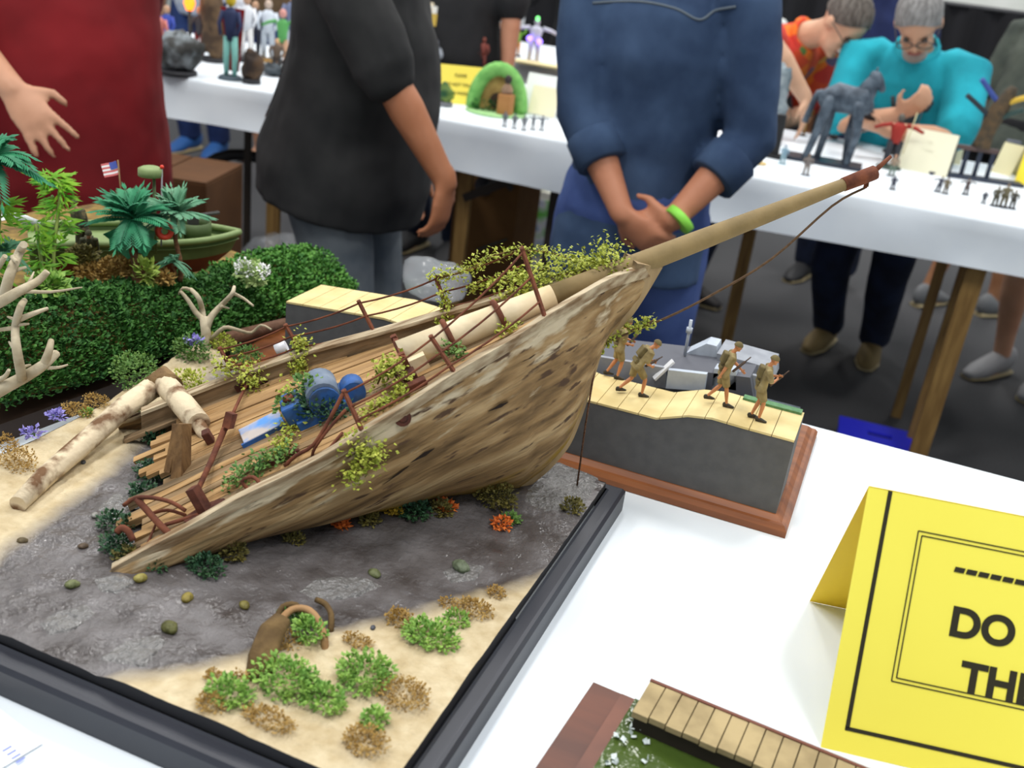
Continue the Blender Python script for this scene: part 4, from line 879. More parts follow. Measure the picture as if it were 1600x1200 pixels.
def spx(x, y):     # pixel -> face coordinates
    d = ray(x, y); t = (s0-CP).dot(fn)/d.dot(fn); q = CP+d*t-s0; return q.dot(wd), q.dot(up)
bl_ = spx(1321, 1138); tl_ = spx(1388, 766); ml = (bl_[0]+tl_[0])/2
line([(ml, SH-.001), (ml, bl_[1])], .0034); line([(ml-.0017, bl_[1]), (WS-ml, bl_[1])], .0032); line([(WS-ml, bl_[1]), (WS-ml, SH-.001)], .0034)
il = (spx(1433, 830)[0]+spx(1388, 1064)[0])/2; it = spx(1433, 830)[1]; ib = spx(1388, 1064)[1]
for e in (0, .0035):
    line([(il+e, it-e), (WS-il-e, it-e), (WS-il-e, ib+e), (il+e, ib+e), (il+e, it-e)], .0009)
MT = Matrix((wd, up, fn)).transposed().to_4x4()
def stext(body, px, size, al='LEFT', bold=.0006):
    a, h = px; M = Matrix.Translation(sp(a, h)) @ MT; return text_part('lettering', body, size, M, M_ink, sgf, al, .0002, bold=bold)
a1 = spx(1480, 973); a2 = spx(1498, 1060); a3 = spx(1486, 890)
stext('DO NOT TOUCH', (a1[0], a1[1]), .034, bold=.0012); stext('THE MODELS', (a2[0], a2[1]), .034, bold=.0012)
b = MB()
for k in range(6):
    q = a3[0]+.0099*k; b.extr([sp(q, a3[1]-.0022), sp(q+.0082, a3[1]-.0022), sp(q+.0092, a3[1]+.0022), sp(q+.0010, a3[1]+.0022)], fn*.0003)
b.build('printed_dashes', M_ink, sgf)
# green water scene with boardwalk, bottom edge
M_wal = mat('dark_walnut_base', (104, 56, 36), (82, 44, 30), scale=14, rough=.4, stretch=(.4, 3, 3))
k0 = PZ(1015, 1066, .948); k1 = PZ(1315, 1190, .948); dx_ = (k1-k0); dx_.z = 0; dx_.normalize(); dy_ = V((dx_.y, -dx_.x, 0))
cb = thing('pond_base', 'walnut based green water scene with a plank boardwalk at the bottom edge', 'base', V((k0.x+dx_.x*.15+dy_.x*.12, k0.y+dx_.y*.15+dy_.y*.12, T)))
def cq(a, c, z): return V((k0.x, k0.y, 0))+dx_*a+dy_*c+V((0, 0, z))
L2 = .34
def cslab(name, m, a0, c0, a1, c1, z0, z1, par=cb): return MB().extr([cq(a0, c0, z0), cq(a1, c0, z0), cq(a1, c1, z0), cq(a0, c1, z0)], (0, 0, z1-z0)).build(name, m, par)
cslab('lower_step', M_wal, -.050, -.012, L2, .26, .9, .915); cslab('upper_step', mat('walnut_upper_step', (120, 70, 50), (96, 56, 42), scale=14, rough=.4), -.020, .004, L2, .24, .915, .929)
MB().grid([[cq(-.008+(L2-.01)*i/30, .004+.22*j/20, .930+.0012*noise.noise(V((i*.6, j*.6, 2)))) for j in range(21)] for i in range(31)], True, True).build('pond_water', mat('murky_green_water', (54, 72, 28), (70, 88, 36), scale=12, rough=.15, bump=.25, bscale=60), cb)
cslab('boardwalk_beam', mat('red_brown_beam', (110, 62, 46), rough=.6), 0, -.003, L2, .0, .915, .950); cslab('boardwalk_front', flat((44, 36, 26), .8), .002, .036, L2, .040, .930, .944)
M_bd = mat('grey_tan_boards', (178, 158, 116), (146, 128, 92), scale=30, rough=.8, bump=.3)
for i in range(24):
    a = i*.0140; cslab('board', M_bd, a+.0004, .0+rnd(-.0006, .0006), a+.0134, .042+rnd(-.001, .001), .944+rnd(-.0003, .0003), .949+rnd(-.0004, .0004))
MB().bar(cq(.135, .052, .929), cq(.135, .050, .952), .005).build('mooring_post', flat((96, 104, 62)), cb)
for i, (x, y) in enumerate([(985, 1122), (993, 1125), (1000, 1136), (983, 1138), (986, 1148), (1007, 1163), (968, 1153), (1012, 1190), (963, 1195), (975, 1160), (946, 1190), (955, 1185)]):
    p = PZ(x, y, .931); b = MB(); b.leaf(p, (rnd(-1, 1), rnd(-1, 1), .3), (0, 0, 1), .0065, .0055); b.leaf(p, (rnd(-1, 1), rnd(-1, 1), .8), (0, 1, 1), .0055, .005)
    b.build('painted_glint', flat((206, 216, 214), .4), cb)  # pale leaf-shaped flakes modelled as glints of light on the pond water
pp = PZ(22, 1180, T); pc = thing('printed_card', 'white card with small blue print at the bottom left corner of the table', 'card', pp)
e0 = PZ(0, 1108, .9012); e1 = PZ(80, 1172, .9012); dxx = (e1-e0).normalized(); dyy = V((dxx.y, -dxx.x, 0))
MB().extr([e0-dxx*.06, e0+dxx*.055, e0+dxx*.055+dyy*.08, e0-dxx*.06+dyy*.08], (0, 0, .0006)).build('card', flat((246, 248, 250), .5), pc)
b = MB()
for k in range(4): q = PZ(3+7*k, 1173+6*k, .9019); b.extr([q, q+dxx*.0018, q+dxx*.0018-dyy*.007, q-dyy*.007], (0, 0, .0001))
b.build('blue_print', flat((120, 134, 206), .6), pc)
# ================================================================== people (and the model soldiers)
from mathutils.bvhtree import BVHTree
def ik(a, t, l1, l2, hint):
    d = t-a; L = d.length; mx_ = (l1+l2)*.999
    if L > mx_: t = a+d*(mx_/L); d = t-a; L = mx_
    dn_ = d.normalized(); x = (l1*l1-l2*l2+L*L)/(2*L); h = sqrt(max(0, l1*l1-x*x)); q = hint-dn_*hint.dot(dn_)
    q = q.normalized() if q.length > 1e-6 else perp(dn_)
    return a+dn_*x+q*h, t
def hand(mb, wr, d, pn, thumb, curl, k=1.):
    d = d.normalized(); pn = (pn-d*pn.dot(d)).normalized(); Lx = d.cross(pn)
    if Lx.dot(thumb) < 0: Lx = -Lx
    mb.tube([wr-d*.02*k, wr+d*.015*k, wr+d*.05*k, wr+d*.085*k], [(.026*k, .019*k), (.032*k, .018*k), (.041*k, .016*k), (.039*k, .013*k)], 12, side=Lx, round_=True)
    spr = 1.2+max(0, 1-curl)*9
    for i, (o, l) in enumerate(((.030, .072), (.010, .080), (-.010, .075), (-.029, .059))):
        p = wr+d*.078*k+Lx*o*k; a = curl*.35; pts = [p-d*.02*k, p]; dd_ = d*cos(a)+pn*sin(a)+Lx*o*spr
        for s, f in enumerate((.44, .32, .26)):
            p = p+dd_.normalized()*l*f*k; pts.append(p); a += curl*.5; dd_ = d*cos(a)+pn*sin(a)+Lx*o*spr*(1-s*.2)
        mb.tube(pts, [.0095*k, .0098*k, .0088*k, .0082*k, .0066*k], 8, round_=True)
    p = wr+d*.022*k+Lx*.026*k; q = p+(d*.55+Lx*.75+pn*.25).normalized()*.042*k; r = q+(d*.85+Lx*.25+pn*.35).normalized()*.030*k
    mb.tube([wr+d*.005*k, p, q, r], [.013*k, .0135*k, .0105*k, .0078*k], 8, round_=True)
def skin(c): return mat('skin_%d_%d_%d' % c, c, tuple(max(0, v-14) for v in c), scale=14, rough=.55, lo=.3, hi=.7)
def human(label, base, yaw, S=1., bend=0., lean=0., feet=None, hands=None, elbow=None, handdir=None, palm=None, curl=.9, head=(0, 0), belly=0., wide=1., skinc=(206, 160, 128), shirt=None, sleeve=.4, hem=.80, trousers=None, short=False, shoes=None,
          hair=None, bald=False, glasses=False, moust=None, beard=None, cap=None, voxel=.010, fold=.012, arms=1., collar=False, toe=None, crouch=0., sit=False, group=None, cat='person', name='person', helmet=None, pack=None):
    base = V(base); Rz = Matrix.Rotation(yaw, 3, 'Z'); W = lambda p: base+(Rz @ V(p))*S
    toL = lambda p: (Rz.transposed() @ (V(p)-base))/S
    hp = V((0, 0, .93-crouch)); Mb = Matrix.Rotation(lean, 3, 'Y') @ Matrix.Rotation(-bend, 3, 'X')
    up_ = lambda x, y, z: hp+Mb @ (V((x, y, z))-V((0, 0, .93)))
    P = {}
    P['neck'] = up_(0, -.01, 1.475); P['ntop'] = up_(0, .015, 1.545)
    hm = Mb @ Matrix.Rotation(-head[0], 3, 'X') @ Matrix.Rotation(head[1], 3, 'Z'); hc_ = P['ntop']+hm @ V((0, .028, .085)); H = lambda x, y, z: hc_+hm @ V((x, y, z))
    sh_ = {}; el = {}; wr = {}
    hands = hands or {}; elbow = elbow or {}; handdir = handdir or {}; palm = palm or {}
    for s, k in ((1, 'R'), (-1, 'L')):
        sh_[k] = up_(.185*s*wide, -.008, 1.415)
        t = toL(hands[k]) if k in hands else up_(.25*s*wide, .05, .84)
        hint = (toL(elbow[k][1])-(sh_[k]+t)/2) if k in elbow and elbow[k][0] == 'P' else V(elbow.get(k, (.5*s, -1, -.3))); el[k], wr[k] = ik(sh_[k], t, .30*arms, .265*arms, hint)
    kn = {}; an = {}; feet = feet or {'R': (.10, 0), 'L': (-.10, 0)}
    for s, k in ((1, 'R'), (-1, 'L')):
        f = feet[k]; a = V((f[0], f[1], .085 if len(f) < 3 else f[2])); kn[k], an[k] = ik(hp+V((.09*s, 0, -.01)), a, .44, .415, V((.1*s, 1, 0)))
    bdy = MB(); sd = Mb @ V((1, 0, 0))
    bdy.tube([up_(0, 0, .86), up_(0, -.005, .95), up_(0, .005, 1.08), up_(0, .008, 1.25), up_(0, -.002, 1.38), up_(0, -.008, 1.45)], [(.15*wide, .10), (.165*wide, .115), (.145*wide, .10), (.165*wide, .115), (.155*wide, .095), (.075, .065)], 20, side=sd)
    bdy.tube([up_(0, -.012, 1.42), P['neck'], P['ntop'], hc_], [.07, .056, .053, .05], 14, round_=True)
    bdy.ell(H(0, -.008, .035), (.074, .094, .092), hm, 18, 12); bdy.ell(H(0, .030, -.040), (.056, .058, .068), hm, 14, 10)
    bdy.tube([H(0, .084, .026), H(0, .098, .002), H(0, .108, -.016), H(0, .092, -.024)], [.008, .010, .0135, .010], 8, round_=True)
    bdy.ell(H(0, .062, .030), (.052, .026, .014), hm, 10, 6); bdy.ell(H(0, .070, -.088), (.024, .020, .017), hm, 10, 6)
    for s in (1, -1):
        bdy.ell(H(.076*s, -.005, .0), (.009, .020, .032), hm, 10, 8); bdy.ell(H(.036*s, .070, -.014), (.020, .016, .016), hm, 8, 6)
    for k in ('R', 'L'):
        s = 1 if k == 'R' else -1; hx = hp+V((.09*s, 0, -.01))
        bdy.tube([sh_[k]-sd*.03*s, sh_[k], sh_[k].lerp(el[k], .5), el[k], el[k].lerp(wr[k], .35), wr[k].lerp(el[k], .12), wr[k]], [.044, .050, .048, .040, .043, .030, .028], 12, round_=True)
        d = V(handdir[k]) if k in handdir else (wr[k]-el[k]); d = Rz.transposed() @ d if k in handdir else d
        pn = Rz.transposed() @ V(palm[k]) if k in palm else V((-s, .2, 0)); hand(bdy, wr[k], d, pn, V((0, 1, .4)) if abs(d.normalized().z) > .5 else V((-s*.3, .3, 1)), curl)
        bdy.tube([hx+V((0, 0, .03)), hx.lerp(kn[k], .25), hx.lerp(kn[k], .7), kn[k], kn[k].lerp(an[k], .3), kn[k].lerp(an[k], .75), an[k]], [.074, .082, .062, .054, .056, .040, .036], 14, round_=True)
        fd = V((.12*s, 1, 0)).normalized() if toe is None else V(toe); bdy.tube([an[k]+V((0, 0, -.02))-fd*.045, an[k]+V((0, 0, -.045))+fd*.03, an[k]+V((0, 0, -.058))+fd*.10, an[k]+V((0, 0, -.064))+fd*.15], [(.033, .035), (.040, .038), (.046, .024), (.038, .016)], 12, side=fd.cross(ZZ), round_=True)
    root = thing(name, label, cat, base, group)
    def fin(mb, nm, m, vox, sm=3, disp=0, par=None):
        r = remeshed(mb, vox, sm, disp)
        r.v = [W(p) for p in r.v]; return r, r.build(nm, m, par or root)
    _, body = fin(bdy, 'body', skin(skinc), voxel, 3)
    res = {'root': root, 'W': W, 'H': lambda x, y, z: W(H(x, y, z)), 'up': lambda x, y, z: W(up_(x, y, z)), 'body': body}
    if shirt:
        c = MB(); o = .018; z0 = hem
        bx = .016 if belly > .04 else 0
        pr_ = [(z0, .198*wide, .142+belly*.75+bx, belly*.45-bx*.6), (z0+.10, .196*wide, .144+belly*.9+bx, belly*.55-bx*.6), (1.05, .170*wide+belly*.25, .122+belly, belly*.6), (1.16, .172*wide+belly*.15, .126+belly*.65, belly*.45), (1.28, .185*wide, .134+belly*.2, belly*.12), (1.38, .178*wide, .112, 0), (1.435, .12*wide, .085, -.004), (1.468, .072, .070, -.008)]
        c.tube([up_(0, q[3], q[0]) for q in pr_], [(q[1], q[2]) for q in pr_], 26, side=sd)
        for k in ('R', 'L'):
            s = 1 if k == 'R' else -1; pa = [sh_[k]-sd*.06*s+(Mb @ V((0, 0, -.005))), sh_[k], sh_[k].lerp(el[k], .5)]; ra = [.074, .079, .072]
            if sleeve < .75: e = sh_[k].lerp(el[k], sleeve*1.33 if sleeve < .7 else 1); pa = pa[:2]+[e]; ra = [.074, .079, .076]
            else:
                pa += [el[k]]; ra += [.062]
                if sleeve > 1: pa += [el[k].lerp(wr[k], min(.93, sleeve-1))]; ra += [.056]
            c.tube(pa, ra, 16, round_=sleeve < .75)
        rm, so = fin(c, 'shirt', shirt, max(voxel, .010), 3, fold); res['shirt'] = so; res['bvh'] = BVHTree.FromPolygons(rm.v, rm.f)
        if sleeve > 1:
            for k in ('R', 'L'):
                e = el[k].lerp(wr[k], min(.93, sleeve-1)); d = (wr[k]-el[k]).normalized(); c = MB(); c.tube([W(e-d*.055), W(e-d*.05), W(e+d*.02), W(e+d*.022)], [.058*S, .0635*S, .061*S, .050*S], 18); c.build('cuff', shirt, so)
        if collar:
            c = MB(); pts = [W(P['neck']+(Mb @ V((.078*cos(a), .008+.070*sin(a), -.005+.022*-sin(a))))) for a in [pi*2*i/18 for i in range(18)]]; c.tube(pts, [(.007*S, .014*S)]*18, 6, closed=True); c.build('collar', shirt, so)
    if trousers:
        c = MB(); c.tube([hp+V((0, 0, -.12)), hp+V((0, belly*.2-.008, -.02)), hp+V((0, belly*.3, .05)), hp+V((0, belly*.3, .08))], [(.15*wide, .11+belly*.2), (.190*wide, .134+belly*.3), (.186*wide, .128+belly*.3), (.174*wide, .120+belly*.2)], 22, side=V((1, 0, 0)))
        for k in ('R', 'L'):
            s = 1 if k == 'R' else -1; hx = hp+V((.092*s*wide, 0, -.02)); pa = [hx, hx.lerp(kn[k], .3), kn[k].lerp(hx, .15), kn[k].lerp(an[k], .08)]; ra = [.102, .104, .084, .080]
            if short: pa = pa[:2]+[hx.lerp(kn[k], .86)]; ra = [.102, .106, .094]
            else: pa += [kn[k].lerp(an[k], .5), an[k]+V((0, 0, .0))]; ra += [.072, .066]
            c.tube(pa, ra, 16)
        fin(c, 'shorts' if short else 'trousers', trousers, max(voxel, .011), 2, fold*.8)
    if shoes:
        for k in ('R', 'L'):
            s = 1 if k == 'R' else -1; fd = V((.12*s, 1, 0)).normalized() if toe is None else V(toe); a = an[k]; c = MB(); c.tube([W(a+V((0, 0, -.015))-fd*.065), W(a+V((0, 0, -.02))-fd*.03), W(a+V((0, 0, -.035))+fd*.06), W(a+V((0, 0, -.052))+fd*.13), W(a+V((0, 0, -.062))+fd*.19)], [(.030*S, .055*S), (.042*S, .062*S), (.046*S, .045*S), (.050*S, .032*S), (.034*S, .018*S)], 14, side=Rz @ fd.cross(ZZ), round_=True)
            so = c.build('shoe', shoes, root); c = MB(); c.tube([W(V((a.x, a.y, a.z-.074))-fd*.075), W(V((a.x, a.y, a.z-.074))+fd*.0), W(V((a.x, a.y, a.z-.074))+fd*.12), W(V((a.x, a.y, a.z-.074))+fd*.20)], [(.034*S, .011*S), (.044*S, .011*S), (.052*S, .011*S), (.034*S, .010*S)], 12, side=Rz @ fd.cross(ZZ)); c.build('sole', flat((186, 170, 130), .7) if S > .5 else shoes, so)
    hd = MB()
    if hair and not bald:
        c = MB()
        rows = []
        for i in range(9):
            th = (pi*.60)*i/8; r = []
            for j in range(25):
                ph = 2*pi*j/24; front = max(0, sin(ph)); t2 = th*(1-.42*front**1.5); x = .082*sin(t2)*cos(ph); y = -.012+.101*sin(t2)*sin(ph); z = .038+.100*cos(t2); n_ = noise.noise(V((x*60, y*60, z*60)))*.004; r.append(W(H(x*(1+n_*8), y*(1+n_*8), z+n_)))
            rows.append(r)
        c.grid(rows); c.build('hair', mat('hair_%d_%d_%d' % hair, hair, tuple(max(0, v-40) for v in hair), scale=90, rough=.8, bump=.6, stretch=(1, 1, .3)), root)
    if S > .5:
        for s in (1, -1): MB().ell(W(H(.031*s, .079, .012)), .0105*S, None, 10, 8).build('eye', flat((60, 48, 40), .2), body)
        c = MB(); c.ell(W(H(0, .086, -.054)), (.024*S, .010*S, .006*S), Rz @ hm, 12, 6); c.build('mouth', flat((150, 92, 84), .6), root)
    if glasses:
        c = MB()
        for s in (1, -1):
            pts = [W(H(.034*s+.026*cos(a), .100, .008+.019*sin(a))) for a in [2*pi*i/16 for i in range(16)]]; c.tube(pts, .0022, 5, closed=True); c.tube([W(H(.060*s, .098, .012)), W(H(.080*s, .0, .010))], .0020, 5)
        c.tube([W(H(-.008, .104, .012)), W(H(.008, .104, .012))], .002, 5); c.build('glasses', flat((70, 66, 64), .3), root)
    if moust:
        c = MB(); c.ell(W(H(0, .094, -.038)), (.034*S, .012*S, .011*S), Rz @ hm, 12, 8); c.build('moustache', flat(moust, .9), root)
    if beard:
        c = MB(); c.ell(W(H(0, .060, -.086)), (.044*S, .036*S, .032*S), Rz @ hm, 14, 10); c.build('beard', flat(beard, .9), root)
    if helmet:
        c = MB(); rows = [[W(H(.100*sin(th)*cos(ph), -.005+.116*sin(th)*sin(ph), .042+.105*cos(th)-(.004 if th > 1.5 else 0))) for ph in [2*pi*j/18 for j in range(19)]] for th in [0, .4, .8, 1.2, 1.5, 1.62]]
        c.grid(rows); c.build('helmet', helmet, root)
    if pack:
        c = MB(); cc = W(up_(0, -.16, 1.27)); c.box(cc, (.26*S, .13*S, .30*S), Rz @ Mb, .03*S); c.box(W(up_(.0, -.14, 1.00)), (.30*S, .08*S, .12*S), Rz @ Mb, .02*S); c.build('pack', pack, root)
    return res
def decal(res, name, m, c, right, up, w, h, d, n=6):
    b = MB(); rows = []; right = V(right).normalized(); up = V(up).normalized(); d = V(d).normalized()
    for i in range(n+1):
        r = []
        for j in range(n+1):
            p = V(c)+right*w*(i/n-.5)+up*h*(j/n-.5)-d*.3; q = res['bvh'].ray_cast(p, d); r.append((q[0] if q[0] is not None else p+d*.3)-d*.0035)
        rows.append(r)
    nn = (rows[0][1]-rows[0][0]).cross(rows[1][0]-rows[0][0]); b.grid(rows, True, nn.dot(d) > 0); return b.build(name, m, res['shirt'])
def seam(res, name, m, pts, d, r):
    d = V(d).normalized(); out = []
    for p in smooth_path(pts, 6):
        q = res['bvh'].ray_cast(p-d*.4, d); 
        if q[0] is not None: out.append(q[0])
    if len(out) > 2: MB().tube(out, r, 5).build(name, m, res['shirt'])
def cloth(name, c1, c2, scale=9, **k): return mat(name, c1, c2, scale=scale, rough=.9, **k)
M_den = cloth('blue_denim_shirt', (38, 58, 88), (66, 88, 120), 7, detail=8, bump=.1)
M_jean = cloth('blue_jeans', (58, 78, 134), (78, 100, 158), 8)
M_jean2 = cloth('grey_blue_jeans', (78, 86, 94), (112, 118, 122), 7)
M_jeand = cloth('dark_jeans', (22, 28, 46), (34, 46, 74), 8)
# man in the denim shirt, seen from behind with his hands clasped
db = PY(1008, 215, 2.42)
den = human('person in a denim shirt seen from behind, hands clasped behind the back', (db.x, 2.42, 0), radians(6), .99, bend=-.02, arms=.975, hands={'L': PY(972, 334, 2.24), 'R': PY(1052, 342, 2.25)}, elbow={'L': ('P', PY(868, 195, 2.34)), 'R': ('P', PY(1140, 235, 2.36))}, handdir={'L': (.80, .05, -.55), 'R': (-.85, .12, -.42)}, palm={'L': (.3, .9, .2), 'R': (-.2, .95, .1)}, curl=.8,
            skinc=(200, 136, 104), shirt=M_den, sleeve=1.42, hem=.76, trousers=M_jean, shoes=flat((60, 50, 44), .6), hair=(70, 58, 50), voxel=.0065, fold=.02, collar=True, wide=.98, feet={'R': (.13, .02), 'L': (-.13, 0)})
cc = PY(1062, 343, 2.245); wdv = (PY(1120, 290, 2.30)-cc).normalized(); b = MB(); b.tube([cc-wdv*.010, cc-wdv*.009, cc+wdv*.009, cc+wdv*.010], [.034, .0365, .0365, .034], 18); b.build('wristband', flat((150, 232, 84), .5), den['root'])
seam(den, 'yoke_seam', flat((96, 106, 116), .9), [PY(925, 5, 2.30), PY(1000, 3, 2.30), PY(1055, 14, 2.30), PY(1092, 32, 2.30), PY(1118, 18, 2.30), PY(1150, 12, 2.30)], (-.2, 1, 0), .0035)
# man in the black T-shirt, side view
M_blkT = cloth('black_t_shirt', (26, 27, 28), (46, 46, 46), 6)
bk_ = human('heavy person in a black T-shirt and grey jeans leaning to the right, forearm swinging forward', (-1.385, 2.36, 0), radians(-84), 1.02, bend=.10, arms=1.06, hands={'R': PY(697, 285, 2.16), 'L': PY(640, 300, 2.6)}, elbow={'R': ('P', PY(560, 215, 2.08)), 'L': (-.3, -1, -.2)}, handdir={'R': (-.02, -.12, -1)}, palm={'R': (-.9, .1, 0)}, curl=.9, skinc=(176, 116, 82), shirt=M_blkT, sleeve=.74, hem=.76, belly=.075, wide=1.2, trousers=M_jean2, shoes=flat((50, 48, 46), .6), hair=(60, 50, 46), voxel=.008, fold=.022)
for i, (x, y, w_, h_, c) in enumerate([(465, 25, .030, .06, (86, 104, 150)), (470, 52, .034, .03, (196, 170, 80)), (462, 75, .030, .03, (120, 160, 96)), (462, 100, .028, .05, (190, 150, 130)), (458, 130, .03, .04, (150, 60, 54)), (466, 155, .036, .05, (150, 156, 176)), (458, 178, .026, .03, (164, 48, 46))]):
    decal(bk_, 'back_print', flat(c, .8), PY(x, y, 2.30), (0, 1, 0), (0, 0, 1), w_*1.6, h_, (1, .25, 0), 4)
# man in the red shirt
M_red = cloth('dark_red_shirt', (110, 16, 22), (136, 24, 30), 5)
red = human('person in a dark red T-shirt at the left edge, hand before the belly', (-1.93, 1.98, 0), radians(-128), 1.03, hands={'R': PY(20, 140, 1.66), 'L': PY(120, 250, 2.3)}, elbow={'R': (.6, -.9, -.4), 'L': (-.4, -.5, -.3)}, handdir={'R': (.62, -.05, -.52), 'L': (.1, .2, -1)}, palm={'R': (-.35, .75, -.5)}, curl=.28, skinc=(196, 146, 116), shirt=M_red, sleeve=.70, hem=.70, belly=.05, wide=1.22, trousers=M_jeand, shoes=flat((40, 40, 42), .6), hair=(80, 66, 54), voxel=.0065, fold=.02)
# people on the far side of the table across the aisle
M_teal = cloth('teal_polo', (22, 142, 158), (34, 170, 188), 8)
teal = human('grey haired person in a teal polo shirt leaning over the far table', (-.04, 4.42, 0), radians(172), .98, bend=.52, crouch=.11, head=(.34, .18), hands={'R': PY(1405, 178, 3.98), 'L': PY(1385, 203, 3.86)}, elbow={'R': (.9, -.1, -.9), 'L': (-1, -.1, -.7)}, handdir={'R': (.5, -.4, .45), 'L': (-.75, -.1, .08)}, palm={'R': (0, .6, .5), 'L': (0, .4, .9)}, curl=1.2, skinc=(206, 158, 128), shirt=M_teal, sleeve=.64, hem=.80, belly=.03, wide=1.08, trousers=M_jeand, shoes=flat((138, 118, 76), .7), hair=(150, 148, 146), glasses=True, beard=(150, 140, 132), collar=True, voxel=.009, fold=.014)
ph = PY(1352, 186, 3.84); tag(MB().box(ph, (.07, .012, .13), Matrix.Rotation(-.5, 3, 'Y') @ Matrix.Rotation(.9, 3, 'X'), .003).build('phone', flat((48, 50, 56), .3)), 'dark phone held by the person in the teal polo', 'phone')
mo = bpy.data.materials.new('hawaiian_print'); mo.use_nodes = True; nt = mo.node_tree; pb2 = nt.nodes['Principled BSDF']; tcn = nt.nodes.new('ShaderNodeTexCoord'); vn = nt.nodes.new('ShaderNodeTexVoronoi'); vn.inputs['Scale'].default_value = 17; cr_ = nt.nodes.new('ShaderNodeValToRGB'); nt.links.new(tcn.outputs['Object'], vn.inputs['Vector']); sx_ = nt.nodes.new('ShaderNodeSeparateColor'); nt.links.new(vn.outputs['Color'], sx_.inputs[0]); nt.links.new(sx_.outputs[0], cr_.inputs['Fac']); nt.links.new(cr_.outputs['Color'], pb2.inputs['Base Color']); pb2.inputs['Roughness'].default_value = .9
cr_.color_ramp.interpolation = 'CONSTANT'; e = cr_.color_ramp.elements; e[0].color = (*lin((214, 74, 38)), 1); e[1].position = .45; e[1].color = (*lin((230, 112, 30)), 1)
for ps, c in ((.64, (206, 58, 46)), (.80, (98, 84, 110)), (.87, (90, 122, 60)), (.94, (232, 160, 70))): q = e.new(ps); q.color = (*lin(c), 1)
haw = human('person in an orange flowered shirt bending over the far table and pointing', (-.86, 4.52, 0), radians(-118), .98, bend=.92, head=(-.12, -.1), hands={'R': PY(1258, 152, 3.95), 'L': PY(1230, 190, 4.35)}, elbow={'R': (.8, -.4, .9), 'L': (-.6, -.2, .2)}, handdir={'R': (.18, -.05, -.95)}, palm={'R': (-.7, 0, -.3)}, curl=.55, skinc=(216, 172, 142), shirt=mo, sleeve=.6, hem=.74, belly=.05, wide=1.15, trousers=M_jeand, shoes=flat((44, 40, 40), .6), hair=(112, 106, 100), glasses=True, moust=(196, 186, 174), collar=True, voxel=.009)
M_navy = cloth('navy_shirt', (26, 36, 74), (38, 50, 94), 8)
human('bearded person in a navy shirt standing between the orange and teal shirts', (-.26, 5.40, 0), radians(170), .97, bend=.22, head=(.1, -.35), skinc=(178, 122, 84), shirt=M_navy, sleeve=.7, trousers=M_jeand, shoes=flat((40, 40, 42), .6), hair=(30, 26, 26), beard=(52, 38, 32), voxel=.012)
human('white haired person in a pale shirt far behind the orange flowered shirt', (-1.12, 6.9, 0), radians(-150), .80, bend=.1, skinc=(200, 150, 130), shirt=cloth('pale_shirt', (222, 226, 222), (204, 208, 206)), trousers=M_jeand, shoes=flat((40, 40, 42), .6), hair=(206, 204, 204), voxel=.014)
human('person in a grey green shirt at the right edge, turned away', (.40, 5.4, 0), radians(-40), .96, bend=.30, skinc=(176, 126, 92), shirt=cloth('grey_green_shirt', (62, 68, 62), (84, 90, 80)), sleeve=.7, trousers=cloth('black_shorts', (20, 20, 22), (30, 30, 32)), short=True, shoes=flat((120, 122, 124), .6), hair=(110, 92, 78), voxel=.012, feet={'R': (.10, .15), 'L': (-.10, -.12)})
human('person in a pale blue shirt cut off by the right edge of the frame', (.66, 4.52, 0), radians(150), 1.0, bend=.3, hands={'R': PY(1625, 240, 4.0)}, skinc=(206, 158, 128), shirt=cloth('pale_blue_shirt', (150, 184, 212), (176, 204, 226)), sleeve=1.7, wide=1.1, trousers=cloth('black_shorts', (20, 20, 22), (30, 30, 32)), short=True, shoes=flat((150, 150, 152), .6), hair=(90, 80, 70), voxel=.012)
M_bT2 = cloth('black_cotton', (18, 18, 20), (30, 30, 32), 8)
p1_ = human('person in a black T-shirt with two bright chest prints behind the yellow sign', (-2.02, 4.40, 0), radians(178), 1.06, skinc=(186, 132, 104), shirt=M_bT2, sleeve=.72, belly=.05, wide=1.15, trousers=M_jeand, shoes=flat((40, 40, 42), .6), hair=(50, 44, 40), voxel=.012)
for x, y, w_, h_, c in ((690, 14, .05, .03, (216, 214, 206)), (684, 20, .045, .09, (222, 206, 176)), (679, 28, .02, .03, (196, 60, 110)), (693, 30, .03, .05, (190, 160, 70)), (664, 12, .030, .05, (190, 172, 110)), (660, 30, .026, .05, (200, 196, 190))):
    decal(p1_, 'chest_print', flat(c, .8), PY(x, y, 4.28), (1, 0, 0), (0, 0, 1), w_, h_, (0, 1, 0), 3)
p2_ = human('person in a black T-shirt with a white graphic beyond the farthest table', (-1.94, 6.06, 0), radians(170), .98, bend=.1, head=(.2, 0), hands={'R': PY(745, 95, 5.7)}, skinc=(206, 160, 130), shirt=M_bT2, sleeve=.72, wide=1.15, trousers=M_jeand, shoes=flat((40, 40, 42), .6), hair=(96, 70, 50), voxel=.014)
for x, y, w_, h_, c in ((785, 28, .09, .13, (190, 194, 200)), (812, 28, .07, .09, (204, 210, 214)), (798, 44, .07, .06, (150, 140, 112))): decal(p2_, 'chest_print', flat(c, .8), PY(x, y, 5.9), (1, 0, 0), (0, 0, 1), w_, h_, (0, 1, 0), 3)
human('person in a sage green T-shirt far back beside the denim shirt', (-1.72, 6.35, 0), radians(-70), 1.0, bend=.12, skinc=(198, 142, 106), shirt=cloth('sage_green_shirt', (88, 122, 88), (108, 140, 104)), sleeve=.6, wide=1.05, trousers=M_jeand, shoes=flat((40, 40, 42), .6), hair=(92, 78, 66), voxel=.014)
